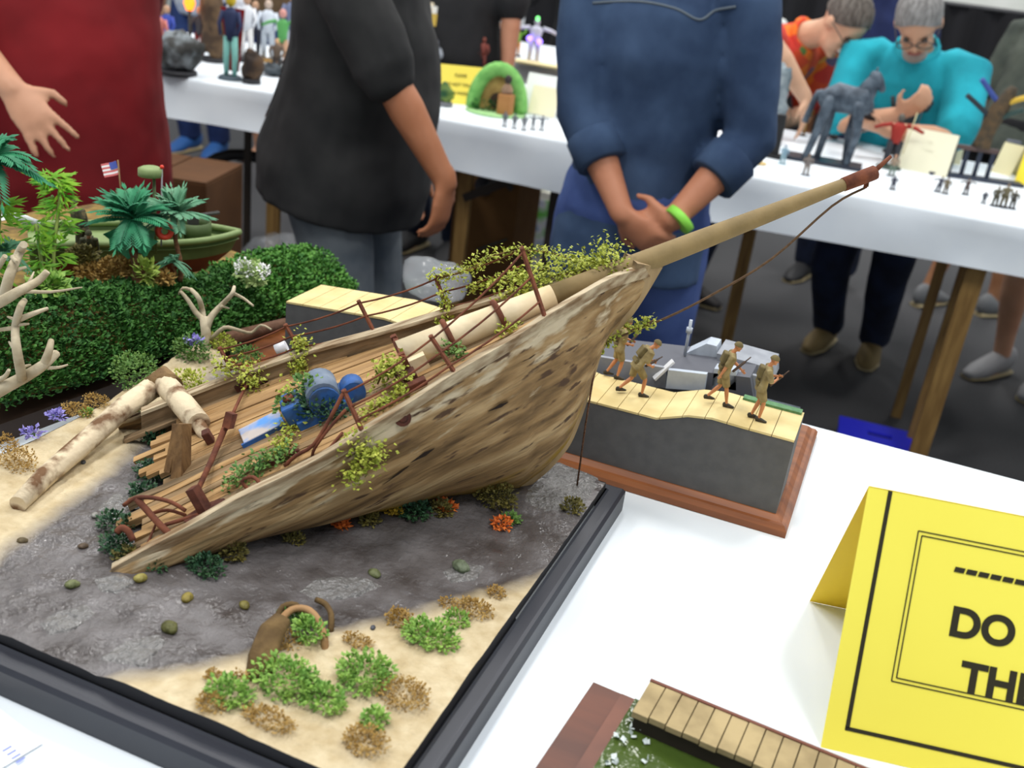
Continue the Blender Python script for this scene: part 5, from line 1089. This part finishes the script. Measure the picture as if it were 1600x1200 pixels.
human('person in blue jeans and blue shoes whose legs show under the far table', (-4.0, 5.22, 0), radians(185), 1.0, skinc=(198, 150, 120), shirt=cloth('white_blue_shirt', (212, 218, 226), (120, 140, 180), 14), trousers=cloth('navy_jeans', (26, 44, 88), (38, 60, 110)), shoes=flat((40, 88, 150), .6), hair=(60, 50, 46), voxel=.014)
human('person in shorts whose bare legs show under the far table, right of the jeans', (-3.58, 5.32, 0), radians(170), 1.0, skinc=(198, 150, 120), shirt=cloth('brown_shirt', (88, 70, 50), (110, 88, 62), 14), trousers=cloth('blue_shorts', (24, 40, 96), (30, 50, 110)), short=True, shoes=None, hair=(90, 74, 56), voxel=.014)
# model soldiers on the landing scene
M_khk = mat('khaki_uniform', (166, 150, 106), (130, 114, 76), scale=90, rough=.9); M_khd = mat('khaki_helmet', (124, 112, 76), (104, 92, 60), scale=90, rough=.9)
def soldier(label, foot_px, yaw, **k):
    foot_px = (foot_px[0]-12, foot_px[1]); p = PZ(*foot_px, 1.0)
    for _ in range(6): p = PZ(foot_px[0], foot_px[1], topz(p.x)+.003)
    S = k.pop('S', .0465); a = k.get('hands', {}); bs_ = V((p.x, p.y, topz(p.x)+.0032)); Rz = Matrix.Rotation(yaw, 3, 'Z')
    k['hands'] = {q: bs_+(Rz @ V(v))*S for q, v in a.items()}
    r = human(label, bs_, yaw, S, skinc=(206, 142, 100), shirt=M_khk, trousers=M_khk, short=True, wide=1.2, shoes=flat((62, 58, 50), .7), helmet=M_khd, pack=M_khd, sleeve=.62, voxel=.013, fold=0, cat='model soldier', name='model_soldier', group='khaki soldiers on the landing scene', **k)
    g0 = r['up'](.10, .16, 1.02); g1 = r['up'](-.12, .40, 1.30); MB().bar(g0, g1, .0026, .0018).tube([g1, g1+(g1-g0)*.45], .0008, 5).build('rifle', flat((70, 52, 38), .7), r['root']); return r
soldier('khaki model soldier at the right end, arm bent across a bulky pack', (1190, 655), radians(-78), bend=.16, feet={'R': (.08, .10), 'L': (-.08, -.08)}, hands={'R': (.06, .30, 1.16), 'L': (-.1, .34, 1.2)}, elbow={'R': (1, -.5, -.3)})
soldier('khaki model soldier striding right, second from the right end', (1133, 632), radians(-72), bend=.22, feet={'R': (.09, .20), 'L': (-.09, -.28, .16)}, hands={'R': (.20, -.12, .88), 'L': (-.10, .42, .98)})
soldier('khaki model soldier crouching forward, third from the right', (1000, 617), radians(-60), bend=.55, feet={'R': (.09, .22), 'L': (-.09, -.36, .14)}, hands={'R': (.10, .35, .88), 'L': (-.12, .40, .95)}, crouch=.05)
soldier('khaki model soldier under the bow vine, leftmost of the four', (972, 590), radians(-65), bend=.12, feet={'R': (.09, .05), 'L': (-.09, -.22, .12)}, hands={'R': (.08, .28, 1.02), 'L': (-.10, .30, 1.08)})
q = PY(1065, 592, 1.215); o = thing('model_soldier', 'model soldier crouching inside the grey landing craft', 'model soldier', V((q.x, q.y, .95)))
b = MB(); b.tube([V((q.x, q.y, .95)), V((q.x, q.y, .985)), V((q.x+.004, q.y, 1.0))], [.010, .012, .008], 10, round_=True); b.build('torso', M_khk, o); MB().ell((q.x-.002, q.y-.002, 1.008), (.006, .006, .007)).build('head', flat((206, 142, 100)), o)
M_camo = mat('camouflage_fatigues', (78, 74, 52), (108, 96, 66), scale=140, rough=.9, c3=(56, 60, 44))
for k, (x, y, yw, lab) in enumerate([(135, 428, 2.2, 'camouflaged model soldier kneeling nearest the hedge'), (140, 392, -2.4, 'camouflaged model soldier in the middle beside the bamboo'), (128, 352, 1.5, 'camouflaged model soldier at the back, below the flag')]):
    p = PD(x, y, 1.40+.02*k); human(lab, p-V((0, 0, .045)), yw, .046, bend=.35, crouch=.2 if k == 0 else 0, skinc=(170, 120, 88), shirt=M_camo, trousers=M_camo, shoes=flat((46, 42, 36)), sleeve=1.7, helmet=M_camo, pack=M_camo, voxel=.016, fold=0, cat='model soldier', name='model_soldier', group='camouflaged soldiers in the jungle')
# ================================================================== models on the tables across the aisle
def figurine(label, px, hpx, legs=(60, 60, 64), torso=(70, 70, 80), head=(150, 110, 84), bcol=(40, 40, 44), w=.16, arms='down', cape=None, weapon=None, z=T, name='figurine', cat='figurine', group=None, lean=0, basew=None):
    p = PZ(px[0], px[1], z); h = hpx/(F/dep(p)); o = thing(name, label, cat, p, group); k = R_; bw_ = basew or w
    MB().tube([p, p+V((0, 0, h*.03)), p+V((0, 0, h*.045))], [h*bw_*1.15, h*bw_*1.1, h*bw_*.95], 14).build('base', flat(bcol, .6), o)
    u_ = lambda x, zz, y=0: p+k*(x*h+lean*zz*h)+fh*(y*h)+V((0, 0, zz*h))
    b = MB()
    for s in (1, -1): b.tube([u_(.07*s*w/.16, .04, -.02*s), u_(.065*s*w/.16, .26), u_(.05*s*w/.16, .50)], [h*.035*w/.16, h*.045*w/.16, h*.055*w/.16], 8)
    b.build('legs', flat(legs, .7), o)
    b = MB(); b.tube([u_(0, .46), u_(0, .60), u_(0, .76), u_(0, .83)], [(h*w*.50, h*w*.4), (h*w*.55, h*w*.42), (h*w*.75, h*w*.48), (h*w*.3, h*w*.3)], 12, side=k)
    for s in (1, -1):
        if arms == 'down': q = [u_(.11*s*w/.16, .79), u_(.16*s*w/.16, .64, -.03), u_(.12*s*w/.16, .52, -.08)]
        elif arms == 'up': q = [u_(.11*s*w/.16, .79), u_(.20*s*w/.16, .82, -.03), u_(.24*s*w/.16, .98, -.03)]
        else: q = [u_(.11*s*w/.16, .79), u_(.24*s*w/.16, .76, -.02), u_(.36*s*w/.16, .70, -.04)]
        b.tube(q, [h*.034*w/.16, h*.030*w/.16, h*.024*w/.16], 7)
    b.build('torso', flat(torso, .7), o)
    MB().ell(u_(0, .915), (h*.062, h*.062, h*.078), None, 12, 8).build('head', flat(head, .6), o)
    if cape: MB().grid([[u_((j/6-.5)*w*(1.1+1.2*(1-i/6)), .82-.74*i/6, .08+.05*i/6+.02*sin(j*2)) for j in range(7)] for i in range(7)]).build('cape', flat(cape, .8), o)
    if weapon: MB().tube([u_(.16, .30, -.1), u_(.22, 1.05, -.1)], h*.012, 6).build('staff', flat(weapon, .5), o)
    return o
def lump(label, px, hpx, wpx, col, col2, name='sculpture', cat='sculpture', seed=0, rough=.8, base=(40, 40, 44), z=T):
    p = PZ(px[0], px[1], z); s = dep(p)/F; h = hpx*s; w_ = wpx*s; o = thing(name, label, cat, p)
    if base: MB().tube([p, p+V((0, 0, .012)), p+V((0, 0, .016))], [w_*.42, w_*.42, w_*.38], 16).build('base', flat(base, .6), o)
    b = MB(); b.ell(p+V((0, 0, h*.5+.004)), (w_*.5, w_*.35, h*.5), None, 22, 16)
    for q in b.v:
        n = noise.noise(q*(3.2/h)+V((seed, 0, 0)))*.45+noise.noise(q*(8/h)+V((0, seed, 0)))*.22; c_ = p+V((0, 0, h*.5)); q += (q-c_)*n; q.z = max(q.z, p.z+.004)
    b.build('figure', mat('sculpt_%d_%d_%d' % col, col, col2, scale=16, rough=rough, lo=.42, hi=.58), o); return o
# left stretch
lump('grey beast sculpture with brown shoulders at the left end of the far table', (278, 116), 62, 70, (60, 60, 58), (128, 136, 140), seed=2)
lump('brown furry tall sculpture behind the grey beast', (335, 96), 100, 46, (66, 50, 36), (104, 82, 58), seed=5)
figurine('tiny white chested figurine in front of the grey beast', (268, 112), 50, (140, 150, 150), (214, 222, 222), (120, 80, 50))
figurine('teal legged figurine in a navy coat with a red cape and yellow face', (360, 124), 128, (132, 196, 186), (38, 48, 84), (206, 180, 40), (66, 80, 90), w=.13, cape=(156, 26, 24))
lump('dark brown bust on a low plinth beside the teal legged figurine', (393, 130), 48, 34, (48, 38, 32), (92, 70, 50), 'bust', 'bust', seed=8)
figurine('white robed figurine on a gold plinth, right of the dark bust', (418, 96), 92, (188, 198, 208), (208, 216, 226), (196, 176, 160), (150, 112, 50), w=.17)
figurine('green and pink figurine next to the heavy person\'s back', (440, 110), 92, (190, 150, 120), (90, 164, 90), (210, 150, 140), w=.15, arms='out')
figurine('bald bust like figurine on a dark stand at the end of the row', (432, 118), 56, (60, 56, 54), (96, 80, 66), (206, 164, 120), w=.2)
lump('dark low vehicle model behind the brown bust', (425, 118), 16, 40, (50, 56, 60), (84, 92, 98), 'vehicle_model', 'model', seed=3, base=None)
for i, (x, y, hp_, c1, c2, lab) in enumerate([(250, 105, 90, (150, 160, 170), (200, 120, 110), 'pale and pink figurine half hidden by the red shirt'), (262, 92, 80, (90, 130, 90), (60, 80, 170), 'green and blue figurine behind the grey beast'), (312, 92, 78, (130, 40, 38), (70, 66, 70), 'dark red figurine behind the grey beast'), (385, 96, 100, (240, 240, 240), (226, 230, 236), 'all white figurine behind the navy coat'), (398, 90, 84, (40, 44, 60), (56, 60, 80), 'dark blue figurine behind the brown bust'), (455, 100, 110, (170, 176, 190), (110, 120, 150), 'grey blue figurine beside the back print'), (372, 92, 110, (220, 226, 230), (200, 206, 216), 'tall pale figurine behind the red cape')]):
    figurine(lab, (x, y), hp_, c1, c2, (190, 150, 120), w=.15)
t_ = PZ(297, 92, T); s_ = dep(t_)/F; o = thing('torch_lamp', 'small glowing orange torch standing behind the grey beast', 'lamp', t_)
MB().tube([t_, t_+V((0, 0, 74*s_))], .006, 8).tube([t_, t_+V((0, 0, .01))], .03, 12).build('stem', flat((60, 56, 52)), o); b = MB(); b.tube([t_+V((0, 0, 72*s_)), t_+V((0, 0, 82*s_)), t_+V((0, 0, 96*s_)), t_+V((0, 0, 108*s_))], [.012, .021, .013, .003], 12); b.build('flame_bulb', mat('orange_glow', (255, 130, 30), emit=3.0), o)
# middle
def tent(label, l, r, hpx, col, name='sign', ink=None, lines=(), inset=None, cat='sign', z=T):
    a = PZ(*l, z); c = PZ(*r, z); s = dep(a)/F; h = hpx*s; d = (c-a).normalized(); n = V((-d.y, d.x, 0)); top = n*h*.35+V((0, 0, h)); o = thing(name, label, cat, (a+c)/2)
    MB().extr([a, c, c+top, a+top], n*.003).build('front_face', flat(col, .6), o); MB().extr([a+n*h*.7, c+n*h*.7, c+top, a+top], n*.003).build('back_face', flat(tuple(int(v*.97) for v in col), .6), o)
    fn_ = d.cross(top.normalized()); M_ = Matrix((d, top.normalized(), fn_)).transposed().to_4x4(); W_ = (c-a).length
    for txt, f, sz in lines: text_part('lettering', txt, h*sz, Matrix.Translation((a+c)/2+top*f+fn_*.002) @ M_, ink or M_ink, o, 'CENTER', .0005)
    if inset: x0, x1, y0, y1, cc_ = inset; q = lambda x, y: a+d*W_*x+top*y+fn_*.002; MB().extr([q(x0, y0), q(x1, y0), q(x1, y1), q(x0, y1)], fn_*.001).build('panel', flat(cc_, .6), o)
    return o
tent('yellow tent sign on the far table beside the green arched scene', (684, 160), (752, 166), 56, (250, 226, 92), lines=(('PLEASE', .74, .11), ('DO NOT TOUCH', .50, .11), ('THE MODELS', .28, .11)))
tent('white card with a cream panel next to the denim sleeve', (812, 178), (866, 188), 62, (240, 242, 240), name='card', cat='card', inset=(.22, .98, .06, .72, (238, 230, 196)))
ac = PZ(775, 176, T); s_ = dep(ac)/F; ho = thing('arched_scene', 'round green arched hillside house scene with tan front wall', 'model', ac); r0 = 36*s_
M_gfm = mat('soft_green_foam', (104, 168, 84), (132, 192, 104), scale=40, rough=.9)
b = MB(); pts = [ac+R_*(r0*1.05*cos(a))+V((0, 0, .01+r0*1.75*sin(a)*.98)) for a in [pi*i/18 for i in range(19)]]; b.tube(pts, [(r0*.30, r0*.30)]*19, 10); b.build('green_arch', M_gfm, ho)
b = MB(); b.extr([ac+fh*r0*.1+R_*(r0*.92*cos(a))+V((0, 0, .006+r0*1.55*max(0, sin(a)))) for a in [pi*i/16 for i in range(17)]], fh*r0*.2); b.build('tan_wall', mat('tan_plaster', (190, 160, 96), (168, 136, 78), scale=30, rough=.9), ho)
MB().tube([ac-fh*r0*.05+V((0, 0, r0*.5)), ac+fh*r0*.12+V((0, 0, r0*.5))], r0*.34, 18).build('round_door', flat((64, 48, 34), .8), ho)
MB().tube([ac-V((0, 0, 0)), ac+V((0, 0, .008))], [r0*1.35, r0*1.25], 22).build('green_lawn', mat('pale_green_lawn', (146, 196, 128), (170, 212, 150), scale=60), ho)
b = MB()
for k in range(60): b.leaf(ac-fh*r0*.3+R_*rnd(-1, .2)*r0+V((0, 0, rnd(0, .5)*r0)), (rnd(-1, 1), rnd(-1, 0), rnd(0, 1)), (0, 0, 1), r0*.22, r0*.16)
b.build('garden_plants', flat((44, 104, 52)), ho)
p = PZ(788, 182, T); s_ = dep(p)/F; o = thing('bust', 'dark haired bust on a tan block in front of the green arch', 'bust', p)
MB().box(p+V((0, 0, 17*s_)), (22*s_, 18*s_, 34*s_), None, .003).build('block', mat('tan_block', (176, 124, 72), (158, 106, 58), scale=14), o); MB().tube([p+V((0, 0, 34*s_)), p+V((0, 0, 42*s_)), p+V((0, 0, 50*s_))], [(9*s_, 6*s_), (9*s_, 6*s_), (4*s_, 4*s_)], 12, side=R_).build('shoulders', flat((150, 120, 96)), o); MB().ell(p+V((0, 0, 56*s_)), (6*s_, 6*s_, 7*s_)).build('head', flat((52, 44, 40)), o)
figurine('tan and grey figurine at the left side of the green arched scene', (752, 165), 42, (156, 60, 50), (150, 150, 146), (206, 160, 126), (130, 180, 110), w=.18)
lump('small dark green dragon like sculpture on a grey base left of the yellow sign', (696, 166), 30, 26, (30, 74, 44), (120, 140, 60), seed=6, base=(110, 112, 116))
for k, (x, y, lab) in enumerate([(788, 198, 'leftmost of the five tiny grey figurines'), (803, 201, 'second from left of the five tiny grey figurines'), (818, 204, 'middle one of the five tiny grey figurines'), (832, 203, 'second from right of the five tiny grey figurines'), (846, 204, 'rightmost of the five tiny grey figurines, next to the denim cuff')]):
    figurine(lab, (x, y), 24, (100, 104, 112), (116, 120, 128), (110, 114, 122), (128, 132, 138), w=.2, arms='out' if k > 2 else 'down', group='tiny grey figurines on the far table')
lump('silver grey bust beside the heavy person on the far table', (676, 108), 46, 24, (70, 74, 80), (150, 156, 164), 'bust', 'bust', seed=11)
figurine('bright green plant like figurine behind the yellow sign', (728, 104), 36, (116, 160, 60), (134, 178, 76), (190, 190, 80), w=.2)
figurine('red brown column like figurine beside the green plant figurine', (752, 112), 52, (108, 50, 42), (120, 58, 48), (120, 62, 50), w=.16)
figurine('grey scruffy figurine standing at the corner of the farthest table', (772, 92), 58, (150, 158, 172), (176, 184, 196), (130, 140, 160), w=.24, z=.9)
figurine('orange and lime figurine holding a leaf on the farthest table', (806, 88), 44, (196, 124, 44), (120, 180, 60), (150, 206, 60), w=.18, arms='up')
rb_ = figurine('white robot figurine with violet glowing lights on the farthest table', (832, 98), 66, (206, 206, 226), (214, 214, 232), (226, 226, 240), w=.22, arms='out')
bp_ = OFF[rb_.name]; s_ = dep(bp_)/F; b = MB()
for x, z_ in ((-9, 36), (7, 33)): b.ell(bp_+R_*x*s_-fh*8*s_+V((0, 0, z_*s_)), 4.5*s_)
b.build('violet_lamp', mat('violet_glow', (150, 120, 255), emit=4), rb_); MB().ell(bp_+V((0, 0, 66*s_))-fh*3*s_, 3*s_).build('green_lamp', mat('green_glow', (120, 240, 130), emit=3), rb_)
tag(MB().box(PZ(845, 100, .906), (.26, .12, .008), Matrix.Rotation(.1, 3, 'Z')).build('paper_sheet', flat((240, 226, 170), .7)), 'cream paper sheet under the glowing robot figurine', 'paper')
figurine('red figurine behind the heavy person near the top edge', (628, 100), 100, (140, 44, 36), (152, 54, 42), (160, 80, 60), w=.16)
# right stretch
lump('grey blue hunched creature sculpture beside the denim sleeve', (1196, 222), 110, 46, (96, 112, 120), (150, 160, 164), seed=14)
p = PZ(1208, 246, T); s_ = dep(p)/F; o = thing('display_stand', 'tall black display post between the creature and the horse', 'stand', p); MB().box(p+V((0, 0, .006)), (.06, .05, .012), None, .002).build('foot', flat((26, 26, 28)), o); MB().bar(p, p+V((0, 0, 66*s_)), .028).build('post', flat((28, 28, 30)), o)
# black mechanical horse
hb0 = PZ(1222, 246, T); hb1 = PZ(1345, 268, T); hx = (hb1-hb0).normalized(); hy = V((-hx.y, hx.x, 0)); hL = (hb1-hb0).length; ho_ = thing('horse_statuette', 'dark grey mechanical horse on a long black flat base', 'statuette', (hb0+hb1)/2)
MB().extr([hb0-hy*.02, hb1-hy*.02, hb1+hy*.09, hb0+hy*.09], (0, 0, .012)).build('base', flat((30, 38, 52), .4), ho_)
Hq = lambda a, z_, y=.03: hb0+hx*(hL*a)+hy*y+V((0, 0, z_))
M_hrs = mat('dark_steel', (50, 60, 72), (92, 104, 116), scale=30, rough=.5, metal=.2); b = MB(); b.tube([Hq(.38, .205), Hq(.5, .215), Hq(.68, .212), Hq(.80, .215), Hq(.86, .20)], [(.03, .035), (.040, .048), (.038, .044), (.044, .050), (.025, .03)], 14, side=hy, round_=True); b.build('body', M_hrs, ho_)
MB().tube([Hq(.80, .225), Hq(.86, .265), Hq(.90, .29)], [(.026, .036), (.020, .028), (.018, .022)], 10, round_=True).tube([Hq(.89, .295), Hq(.95, .28), Hq(1.0, .262)], [.020, .017, .012], 10, round_=True).tube([Hq(.89, .305), Hq(.89, .325)], [.006, .002], 6).build('head', M_hrs, ho_)
for (a0, a1, a2, yy) in ((.42, .36, .28, .0), (.44, .46, .42, .06), (.78, .84, .80, .0), (.80, .74, .78, .06)): MB().tube([Hq(a0, .20, yy), Hq(a1, .11, yy), Hq(a2, .014, yy)], [.022, .013, .011], 8, round_=True).build('leg', M_hrs, ho_)
MB().tube(smooth_path([Hq(.36, .215), Hq(.26, .22), Hq(.20, .16), Hq(.17, .12)], 3), .010, 8).build('tail', M_hrs, ho_)
figurine('pale blue figurine in front of the black post', (1222, 256), 30, (150, 180, 190), (130, 160, 176), (120, 140, 160), (140, 170, 180), w=.2)
figurine('brown grey figurine at the front edge before the horse base', (1258, 274), 34, (150, 140, 132), (120, 110, 104), (130, 110, 92), (120, 124, 132), w=.22)
figurine('small dark lump figurine beside the denim elbow', (1183, 238), 16, (60, 66, 80), (60, 66, 80), (80, 80, 90), w=.24)
tag(MB().tube([PZ(1183, 256, T), PZ(1183, 256, T)+V((0, 0, .006))], .03, 16).build('round_token', flat((196, 170, 112))), 'small tan disc lying beside the denim elbow', 'disc')
figurine('gold and brown figurine behind the horse', (1252, 212), 40, (150, 116, 60), (120, 90, 60), (150, 130, 96), w=.18)
figurine('pink and orange figurine between the horse legs', (1302, 216), 34, (196, 140, 90), (190, 150, 170), (206, 160, 140), w=.18)
figurine('white grey figurine near the phone hand', (1325, 226), 26, (150, 150, 156), (180, 180, 188), (190, 180, 170), w=.24)
figurine('red and dark warrior figurine standing at the bowsprit tip', (1388, 262), 84, (52, 54, 60), (160, 44, 34), (90, 84, 76), (60, 76, 66), w=.2, arms='out', weapon=(206, 196, 150))
figurine('dark armoured warrior figurine behind the red warrior', (1402, 240), 86, (60, 64, 74), (48, 52, 56), (90, 110, 120), w=.24, arms='up', weapon=(90, 96, 104))
figurine('small green grey figurine right of the bowsprit tip', (1392, 275), 34, (110, 130, 116), (150, 130, 110), (196, 150, 120), (120, 126, 130), w=.2)
figurine('tiny dark figurine at the table front right of the bowsprit', (1394, 296), 22, (52, 54, 70), (52, 54, 70), (70, 70, 84), w=.24)
tent('large cream card with faint print behind the bowsprit tip', (1400, 262), (1478, 278), 62, (232, 228, 200), name='card', cat='card', lines=(('----', .74, .10), ('- -----', .55, .12)), ink=flat((206, 202, 182)))
tent('cream folded card standing just right of the large cream card', (1462, 252), (1500, 258), 42, (240, 236, 202), name='card', cat='card')
tent('pale yellow card behind the black rack', (1548, 268), (1578, 276), 46, (240, 230, 186), name='card', cat='card')
tent('bright yellow sign cut by the right edge of the frame', (1584, 286), (1650, 300), 84, (250, 226, 60), name='sign')
tag(MB().box(PZ(1572, 262, T)+V((0, 0, .05)), (.05, .04, .10), None, .004).build('grey_box', flat((110, 112, 122))), 'small dark grey box between the pale card and the yellow sign', 'box')
r0_ = PZ(1452, 273, T); r1_ = PZ(1600, 294, T); rx = (r1_-r0_).normalized(); s_ = dep(r0_)/F; ry = V((-rx.y, rx.x, 0)); rk = thing('display_rack', 'dark rack of four posts on a long thin base carrying a tree like sculpture', 'rack', (r0_+r1_)/2)
MB().extr([r0_, r1_, r1_+ry*.06, r0_+ry*.06], (0, 0, .010)).build('base', flat((44, 52, 70), .5), rk)
for k in range(4):
    q = PZ(1484+20*k, 276+3*k, T); MB().bar(q+ry*.03, q+ry*.03+V((0, 0, 46*s_)), .014).build('post', flat((40, 48, 66), .5), rk)
qa = PZ(1480, 276, T); qb = PZ(1550, 286, T); MB().bar(qa+ry*.03+V((0, 0, 46*s_)), qb+ry*.03+V((0, 0, 46*s_)), .022, .014).build('top_shelf', flat((88, 70, 66), .6), rk)
tp = PZ(1522, 282, T)+ry*.03+V((0, 0, 49*s_)); o = thing('tree_sculpture', 'dark tree like monster sculpture standing on the black rack', 'sculpture', tp)
MB().tube(smooth_path([tp, tp+V((.006, 0, 30*s_)), tp+V((.02, 0, 60*s_)), tp+V((.045, 0, 95*s_))], 3), [.030, .028, .026, .026, .028, .030, .030, .026, .020, .012], 9).build('trunk', mat('dark_bark', (62, 56, 46), (96, 76, 52), scale=40, rough=.9, bump=.5), o)
for (x, z_, c) in ((-.06, 58, (40, 48, 56)), (.07, 72, (206, 170, 60)), (-.04, 84, (60, 80, 150)), (.06, 50, (48, 70, 66))): MB().tube(smooth_path([tp+V((.02, 0, (z_-18)*s_)), tp+V((x*.6, -.01, z_*s_)), tp+V((x*1.5, -.02, (z_+16)*s_))], 3), .009, 6).build('branch', flat(c), o)
for i, (x, y, hp_, c, lab) in enumerate([(1464, 300, 26, (56, 58, 72), 'dark figurine leaning forward at the front, below the cream card'), (1476, 303, 26, (96, 84, 62), 'brown figurine in a pair at the front, below the cream card'), (1508, 304, 26, (70, 58, 56), 'thin brown figurine between the two groups at the front'), (1536, 318, 20, (40, 44, 58), 'small dark figurine left of the clump near the right edge'), (1553, 322, 32, (70, 66, 50), 'tall camouflage figurine at the left of the clump near the right edge'), (1566, 324, 38, (92, 84, 60), 'tallest camouflage figurine in the clump near the right edge'), (1580, 326, 30, (60, 58, 50), 'dark figurine at the right of the clump near the right edge')]):
    figurine(lab, (x, y), hp_, c, tuple(min(255, v+14) for v in c), (120, 100, 76), (50, 54, 66), w=.22, arms='out' if i in (0, 2) else 'down', lean=.12 if i == 0 else 0)
# ---- things on the floor
def carton(label, c, size, rz, m, flap=True):
    o = thing('carton', label, 'box', c); Rr = Matrix.Rotation(rz, 3, 'Z'); c = V(c); MB().box(c+V((0, 0, size[2]/2)), size, Rr, .004).build('body', m, o)
    if flap:
        for s in (1, -1): MB().box(c+Rr @ V((s*size[0]*.255, 0, 0))+V((0, 0, size[2]+.003)), (size[0]*.485, size[1]*.99, .006), Rr).build('flap', m, o)
    return o
M_cbd = mat('brown_cardboard', (118, 84, 44), (104, 72, 36), scale=8, rough=.9); M_cbd2 = mat('dark_brown_cardboard', (82, 52, 26), (96, 62, 32), scale=8, rough=.9)
q = PY(268, 330, 2.60); carton('brown carton standing on the floor behind the patrol boat', (q.x-.02, 2.64, 0), (.34, .30, PY(300, 282, 2.55).z), .25, M_cbd2)
q = PY(768, 400, 3.75); ct = carton('tall brown carton under the far table beside the wooden leg', (q.x, 3.75, 0), (.26, .3, .66), .05, M_cbd)
MB().tube(smooth_path([PY(752, 300, 3.595), PY(768, 285, 3.59), PY(786, 284, 3.59), PY(800, 296, 3.59)], 4), .010, 6).build('arc_print', flat((70, 74, 76)), ct); MB().bar(PY(745, 390, 3.592), PY(792, 374, 3.592), .022, .004).build('stripe', flat((50, 76, 78)), ct)
MB().tube([PY(757, 290, 3.597), PY(757, 290, 3.590)], .038, 16).build('dark_disc_print', flat((44, 44, 50)), ct)
q = PY(842, 332, 4.6); c = V((q.x, 4.6, 0)); o = thing('picture_box', 'white box with a colourful picture standing under the far table', 'box', (q.x, 4.6, 0)); zt_ = PY(842, 290, 4.6).z
MB().box(c+V((0, 0, zt_/2)), (.30, .20, zt_), None, .003).build('body', flat((222, 222, 212), .6), o); MB().box(c+V((.03, -.101, zt_*.55)), (.22, .004, zt_*.7), None).build('picture', mat('picture_print', (60, 130, 170), (96, 180, 70), scale=12, c3=(206, 206, 216)), o)
MB().ell(c+V((.02, -.05, zt_+.05)), (.05, .04, .05)).build('yellow_ball', flat((196, 214, 40)), o)
cc = PY(383, 352, 3.3); b = MB(); rr_ = .085; tb_ = V((cc.x, cc.y, .0)); zc_ = max(cc.z, .12); pts = [V((cc.x, cc.y, zc_))+R_*(zc_*.85*cos(a))+V((0, 0, (zc_-.022)*sin(a))) for a in [2*pi*i/28 for i in range(28)]]; b.tube(pts, .022, 10, closed=True); tag(b.build('black_ring', flat((26, 26, 28), .6)), 'black tyre like ring standing on the floor by the far table leg', 'ring')
def fbag(label, px, Y, r, h):
    p = PY(*px, Y); b = MB(); c = V((p.x, p.y, 0)); b.ell(c+V((0, 0, h/2)), (r, r*.7, h/2), None, 20, 14)
    for q in b.v: q += (q-c-V((0, 0, h/2)))*(noise.noise(q*12)*.3+noise.noise(q*30)*.1); q.z = max(q.z, .002)
    tag(b.build('plastic_bag', M_bag), label, 'bag')
fbag('clear plastic bag on the floor behind the heavy person in black', (425, 400), 2.95, .16, PY(420, 362, 2.95).z)
hk = .075; c0 = PZ(1312, 649, hk); c1 = PZ(1436, 678, hk); cdx = (c1-c0).normalized(); cdy = V((cdx.y, -cdx.x, 0)); cw = (c1-c0).length; cd_ = .26
o = thing('blue_crate', 'bright blue plastic crate with a hand slot lying by the far table leg', 'crate', ((c0.x+c1.x)/2+cdy.x*cd_/2, (c0.y+c1.y)/2+cdy.y*cd_/2, 0)); M_bc = flat((48, 52, 226), .5)
def cb_(a0, b0, a1, b1, z0, z1, nm, m=M_bc): q = lambda a, b_: V((c0.x, c0.y, z0))+cdx*a+cdy*b_; MB().extr([q(a0, b0), q(a1, b0), q(a1, b1), q(a0, b1)], (0, 0, z1-z0)).build(nm, m, o)
cb_(.004, .004, cw-.004, cd_-.004, 0, hk-.012, 'body')
sx0, sx1, sy0, sy1 = cw*.36, cw*.66, .070, .105
cb_(0, 0, cw, sy0, hk-.012, hk, 'lid'); cb_(0, sy1, cw, cd_, hk-.012, hk, 'lid'); cb_(0, sy0, sx0, sy1, hk-.012, hk, 'lid'); cb_(sx1, sy0, cw, sy1, hk-.012, hk, 'lid'); cb_(sx0, sy0, sx1, sy1, hk-.012, hk-.010, 'hand_slot', flat((24, 24, 60), .8))
